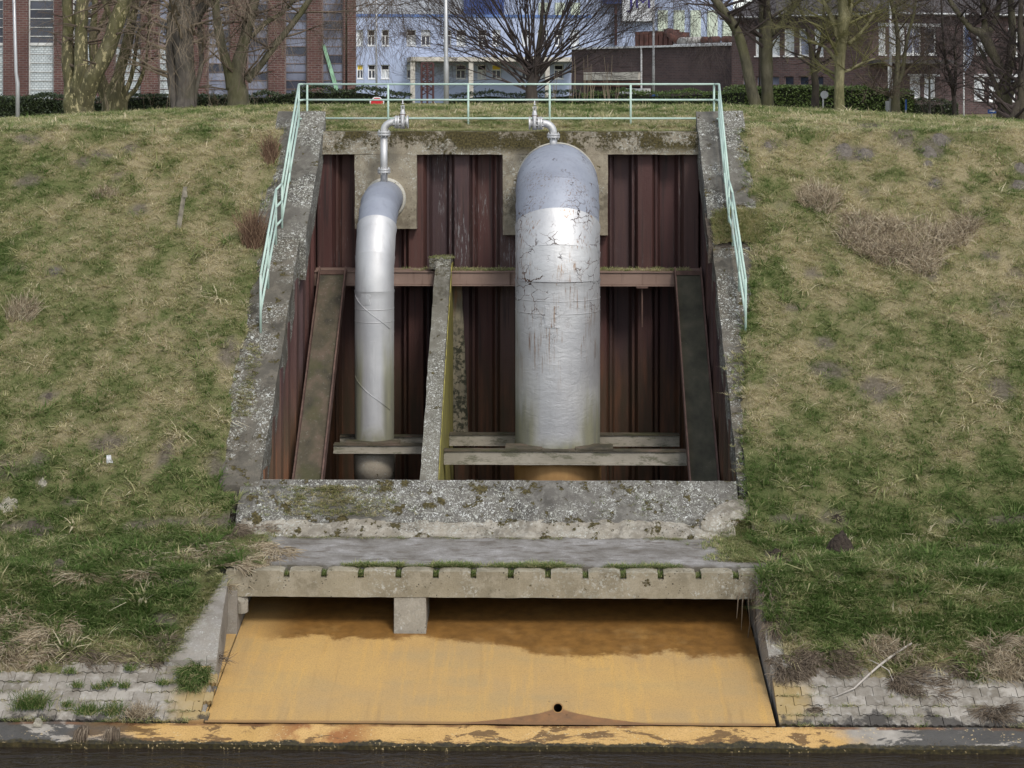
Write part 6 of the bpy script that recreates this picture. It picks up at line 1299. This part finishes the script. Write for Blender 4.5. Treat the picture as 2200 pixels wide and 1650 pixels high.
clump('straw_mat', 'broad mat of flattened dry stalks covering the track left of the concrete', 'dry grass', 450, 1195, 125, 34, 3600, .36, 'straw_strand', 16, horiz(.12, .35), lift=.07, kind='stuff'); clump('straw_mat', 'loose flattened dry stalks below the left molehills', 'dry grass', 250, 1235, 90, 12, 700, .34, 'straw_strand', 17, horiz(.15, .4), kind='stuff')
clump('straw_heap', 'big heap of bent dry reeds at the lower left edge', 'dry grass', 60, 1385, 90, 62, 3000, .27, 'straw_strand', 18, horiz(.22, .2, .3), lift=.22, kind='stuff'); clump('straw_heap', 'drooping dry thatch over the paving at the right edge', 'dry grass', 2150, 1420, 80, 60, 3000, .28, 'straw_strand', 19, horiz(.22, -.5, .6), lift=.24, kind='stuff')
clump('straw_heap', 'combed dry thatch above the fallen branch', 'dry grass', 1900, 1400, 60, 26, 1100, .24, 'straw_strand', 20, horiz(.25, -.8, .3), lift=.2, kind='stuff'); clump('straw_heap', 'dry thatch hanging onto the paving by the apron corner', 'dry grass', 1755, 1430, 80, 34, 1500, .24, 'dull_strand', 21, horiz(.3, 0, .6), lift=.18, kind='stuff'); clump('straw_heap', 'tangled dark washed up stalks lying on the right paving', 'dry grass', 1985, 1465, 66, 34, 1500, .26, 'dull_strand', 22, horiz(.2, -.2, .2), lift=.18, kind='stuff')
clump('dead_weed', 'flat brown tangle of dead weed on the right paving', 'weed', 1745, 1532, 26, 8, 260, .16, 'dull_strand', 23, horiz(.2)); clump('dead_weed', 'dark dead weed at the right edge of the paving', 'weed', 2150, 1535, 44, 18, 700, .3, 'dull_strand', 24, horiz(.25, -.3)); clump('dry_grass_patch', 'thin dry stalks scattered on the bank below the left turf', 'dry grass', 520, 1148, 70, 14, 500, .25, 'dull_strand', 25, horiz(.15), kind='stuff')
clump('dry_grass_patch', 'dry brown thatch on the bank edge above the left paving', 'dry grass', 300, 1425, 150, 14, 1100, .2, 'dull_strand', 26, horiz(.3, 0, .5), kind='stuff')
def onpt(x0, x1, y, z, dy=.05): return lambda r_: (r_.uniform(x0, x1), y + r_.uniform(-dy, dy), z + r_.uniform(-.02, .02))
for px, lab, sd in ((178, 'left one of two brown root clumps hanging over the ledge into the water', 1), (243, 'right one of two brown root clumps hanging over the ledge into the water', 2)):
    c = P(px, 1570, 28.98); strands('root_clump', lab, 'weed', 'dull_strand', 30 + sd, 240, lambda r_: (c.x + max(-.09, min(.09, r_.gauss(0, .045))), 29.02 + r_.uniform(-.07, .07), .17 + r_.uniform(0, .08)), lambda r_, p: ((p.x - c.x) * 1.2 + r_.uniform(-.06, .06), -.55, .15), .20, .006, 2.8, 'thing', 5, .1)
def tuftat(px, py, D, wx, n_, L, mat, lab, sd, name='grass_tuft', droop=.7, sp=.7, cat='grass tuft', lift=0.0, w=.0042):
    c = P(px, py, D); rx = wx * D / F; return strands(name, lab, cat, mat, sd, n_, lambda r_: (c.x + r_.gauss(0, rx * .5), c.y + r_.gauss(0, .06), c.z - .02 + lift * r_.random()), upd(sp), L, w, droop, 'thing', 4, .25)
tuftat(65, 1522, 29.5, 36, 420, .24, 'green_strand', 'rounded tuft of half dry grass on the ledge above the white stone', 41, lift=.08); tuftat(190, 1530, 29.5, 30, 300, .16, 'green_strand', 'low green tuft in the joint at the foot of the left paving', 42); tuftat(245, 1533, 29.5, 22, 260, .2, 'green_strand', 'green tuft with dry tips right of the low one, foot of left paving', 43); tuftat(300, 1540, 29.45, 30, 320, .22, 'straw_strand', 'mostly dry straw tuft at the foot of the left paving', 44)
tuftat(2000, 1612, 28.95, 14, 140, .16, 'dull_strand', 'small dry tuft hanging at the water edge on the right', 45)
WLAB = ['leftmost of the upper row', 'left end of middle row', 'left of the close pair', 'topmost one', 'right end of middle row', 'beside the reed heap', 'nearest the ochre apron', 'right of the close pair', 'at its very foot']
for i, (px, py) in enumerate(((150, 1458), (165, 1488), (212, 1492), (280, 1452), (268, 1490), (90, 1450), (350, 1482), (235, 1487), (145, 1530))): 
    g_ = ground_at(px, py); strands('grass_tuft', 'small green weed in left paving, ' + WLAB[i], 'grass tuft', 'green_strand', 60 + i, 90, lambda r_: (g_.x + r_.gauss(0, .05), g_.y + r_.gauss(0, .03), g_.z + .08), upd(.7), .11, .0042, .6, 'thing', 3)['group'] = 'weeds in the left paving'
# thick green clump over the corner of the splayed wing
clump('grass_clump', 'thick green grass clump between the left concrete wing and the ochre apron', 'grass tuft', 418, 1452, 34, 26, 1500, .26, 'green_strand', 50, lambda r_, p: (r_.uniform(-.5, .6), -.7, .8), lift=.18, droop=1.4, w=.0048)
# overhang at the right end of the lintel
def ov(r_): t_ = r_.random(); return (3.74 + .42 * r_.random() + .0 * t_, 32.45 - 1.3 * t_ + r_.uniform(-.1, .1), 1.74 - .62 * t_ + r_.uniform(-.05, .12))
strands('overhanging_thatch', 'dead grass and roots hanging over the right end of the lintel', 'dry grass', 'dull_strand', 51, 2600, ov, lambda r_, p: (r_.uniform(-.6, .3), -.8, r_.uniform(-.2, .5)), .34, .0042, 1.6, 'stuff', 4, .3)
strands('overhanging_grass', 'green grass mixed into the overhang at the right end of the lintel', 'grass', 'green_strand', 52, 700, ov, lambda r_, p: (r_.uniform(-.5, .4), -.8, r_.uniform(0, .7)), .22, .0045, 1.4, 'stuff', 4, .3)
t = thing('hanging_roots', 'thin bare roots dangling below the right end of the lintel', 'roots', (3.5, 32.4, 1.3))
for i, (x, l) in enumerate(((3.46, .5), (3.56, .75), (3.62, .45), (3.38, .3), (3.66, .9))): MB().tube([(x, 32.42, 1.5), (x - .03, 32.40, 1.35), (x + .04 * (i % 3 - 1), 32.40, 1.35 - l * .5), (x - .05, 32.42, 1.35 - l)], [.012, .01, .008, .004], 6).build('root', M['twig_pale'], t)
# green fringe between track and lintel, in the notches, and along the footing
pts = []; idx = []; scl = []; tn = []
r_ = np.random.RandomState(8)
def addp(x, y, z, i, s, t): pts.append((x, y, z)); idx.append(i); scl.append(s); tn.append(t)
for _ in range(2600):
    x = r_.uniform(-5.7, 3.8); dn = float(fbm(x * 1.3, 0, 91, 3))
    if r_.rand() > (dn - .33) * 3.0: continue
    addp(x, 32.79 + abs(r_.normal(0, .035)), 1.83, r_.randint(0, 9), r_.uniform(.35, .95) * (.6 + dn), r_.uniform(.1, .55))
for i in range(14):
    cx_ = n0 + step * 1.0015 * i; dens = [4, 8, 34, 30, 34, 34, 30, 34, 28, 10, 40, 34, 12, 26][i]
    for _ in range(dens): addp(cx_ + r_.normal(0, .045), 32.62 + r_.uniform(-.07, .15), 1.73, r_.randint(5, 9) if i in (3, 7, 10) else r_.randint(0, 7), r_.uniform(.55, 1.1), r_.uniform(.05, .5))
for _ in range(2600):
    x = r_.uniform(-5.6, 3.9)
    if float(fbm(x * 1.8, 0, 33, 3)) < .42: continue
    if r_.rand() < .35 + .5 * float(sstep(.5, 2.5, x)) + .4 * float(sstep(-3.5, -5.0, x)): addp(x, 34.20 + r_.normal(0, .04), 2.0, r_.randint(0, 5) if r_.rand() < .6 else r_.randint(9, 13), r_.uniform(.35, .8), r_.uniform(.2, .8))
for _ in range(3600):
    right = r_.rand() < .6; x = 3.9 - abs(r_.normal(0, .33)) if right else -5.75 + abs(r_.normal(0, .25)); y = r_.uniform(32.75, 34.6 if right else 34.3); z = 1.84 + (y - 32.8) * .128 if y < 34.25 else 2.03 + (y - 34.25) * .75
    (y > 33.05 or not right) and addp(x, y, z, r_.randint(0, 9), r_.uniform(.5, 1.1), r_.uniform(.15, .7))
for _ in range(420):
    v_ = r_.rand(); D_ = 30.42 + 2.05 * v_; xo = lerp(-6.34, -5.76, v_) + abs(r_.normal(0, .07)) - .06; addp(xo, D_, bz(D_) + lerp(.06, -.08, v_), r_.randint(0, 13), r_.uniform(.5, 1.2), r_.uniform(.15, .8))
for _ in range(900):
    left = r_.rand() < .5; x = r_.uniform(-9.5, -5.7) if left else r_.uniform(3.8, 8.6); row = r_.randint(0, 7); v_ = row * .207; y = 29.34 + v_ * math.cos(ang); q = float(fbm(x * 1.2, row * .9, 44, 3))
    if q > .5: addp(x, y + r_.uniform(-.015, .015), .24 + v_ * math.sin(ang), r_.randint(0, 13), r_.uniform(.3, .75) * (1.5 if row == 0 else 1), r_.uniform(.2, .9))
# weeds and litter on the sill
for _ in range(520):
    a = ground_at(0, 0) if False else None; u = r_.normal(0, 1); px = 700 + 60 * u + r_.uniform(-30, 30); v_ = r_.rand(); D_ = 34.6 + .5 * v_; x = PX(px + (1 - v_) * 30, D_); addp(x, D_, 2.24 + (D_ - 34.55) * .92 + .02, r_.randint(9, 13) if r_.rand() < .6 else r_.randint(0, 9), r_.uniform(.4, .85), r_.uniform(.3, .95))
for px, w_, k in ((1580, 12, 60), (1440, 40, 40), (1340, 30, 20)):
    for _ in range(k): D_ = 34.5 + r_.rand() * .5; addp(PX(px + r_.normal(0, w_), D_), D_, 2.22 + (D_ - 34.55) * .92, r_.randint(0, 9), r_.uniform(.4, .8), r_.uniform(.1, .6))
# growth on the waler and the rib head
zt_w = PZ(1175, 584, 43.4) + .0
for _ in range(900):
    px = r_.uniform(860, 1490); w_ = .9 if (970 < px < 1100 or 1290 < px < 1480) else .25
    if r_.rand() < w_: addp(PX(px, 43.8), r_.uniform(43.45, 44.1), zt_w, r_.randint(0, 13), r_.uniform(.4, 1.0), r_.uniform(.2, .8))
for _ in range(60): addp(r_.uniform(-2.8, -2.2), r_.uniform(43.3, 43.9), 6.35, r_.randint(0, 5), r_.uniform(.4, .9), r_.uniform(.3, .6))
# grass over the back edge of the cap and the gap in the right wall
for _ in range(3200):
    x = r_.uniform(-5.9, 4.1); addp(x, 44.56 + abs(r_.normal(0, .1)), 9.29, r_.randint(0, 13), r_.uniform(.5, 1.1), r_.uniform(.2, .9))
for _ in range(1500):
    x = r_.uniform(3.72, 4.9); y = r_.uniform(40.72, 41.62); addp(x, y, slz(y) - .02 + .10 * math.sin((x - 3.5) * 2), r_.randint(0, 9), r_.uniform(.6, 1.2), r_.uniform(.3, .85))
for _ in range(260):
    y = r_.choice([r_.uniform(36.9, 38.0), r_.uniform(35.3, 36.3)]); addp(4.0 + r_.normal(0, .16), y, slz(y) + .0, r_.randint(0, 13), r_.uniform(.5, 1.0), r_.uniform(.2, .8))
for _ in range(300):
    y = r_.uniform(36.5, 38.2); addp(-6.05 + r_.normal(0, .10), y, slz(y), r_.randint(0, 13), r_.uniform(.3, .7), r_.uniform(.3, .9))
k = len(pts); scatter('grass_verge', np.array(pts), np.zeros((k, 2)), np.array(idx), np.array(scl), np.clip(np.array(tn), 0, 1), 'grass and weeds rooted in the joints and ledges of the concrete')
mb = MB().gbox((12, 10, 2), lambda u, v, w_: (3.56 + 1.3 * u, 40.7 + .95 * v, slz(40.7 + .95 * v) - .35 * (1 - w_) - .03)).rough(.03, 2, 4); tag(mb.build('earth_bank', M['soil_brown']), kind='structure')
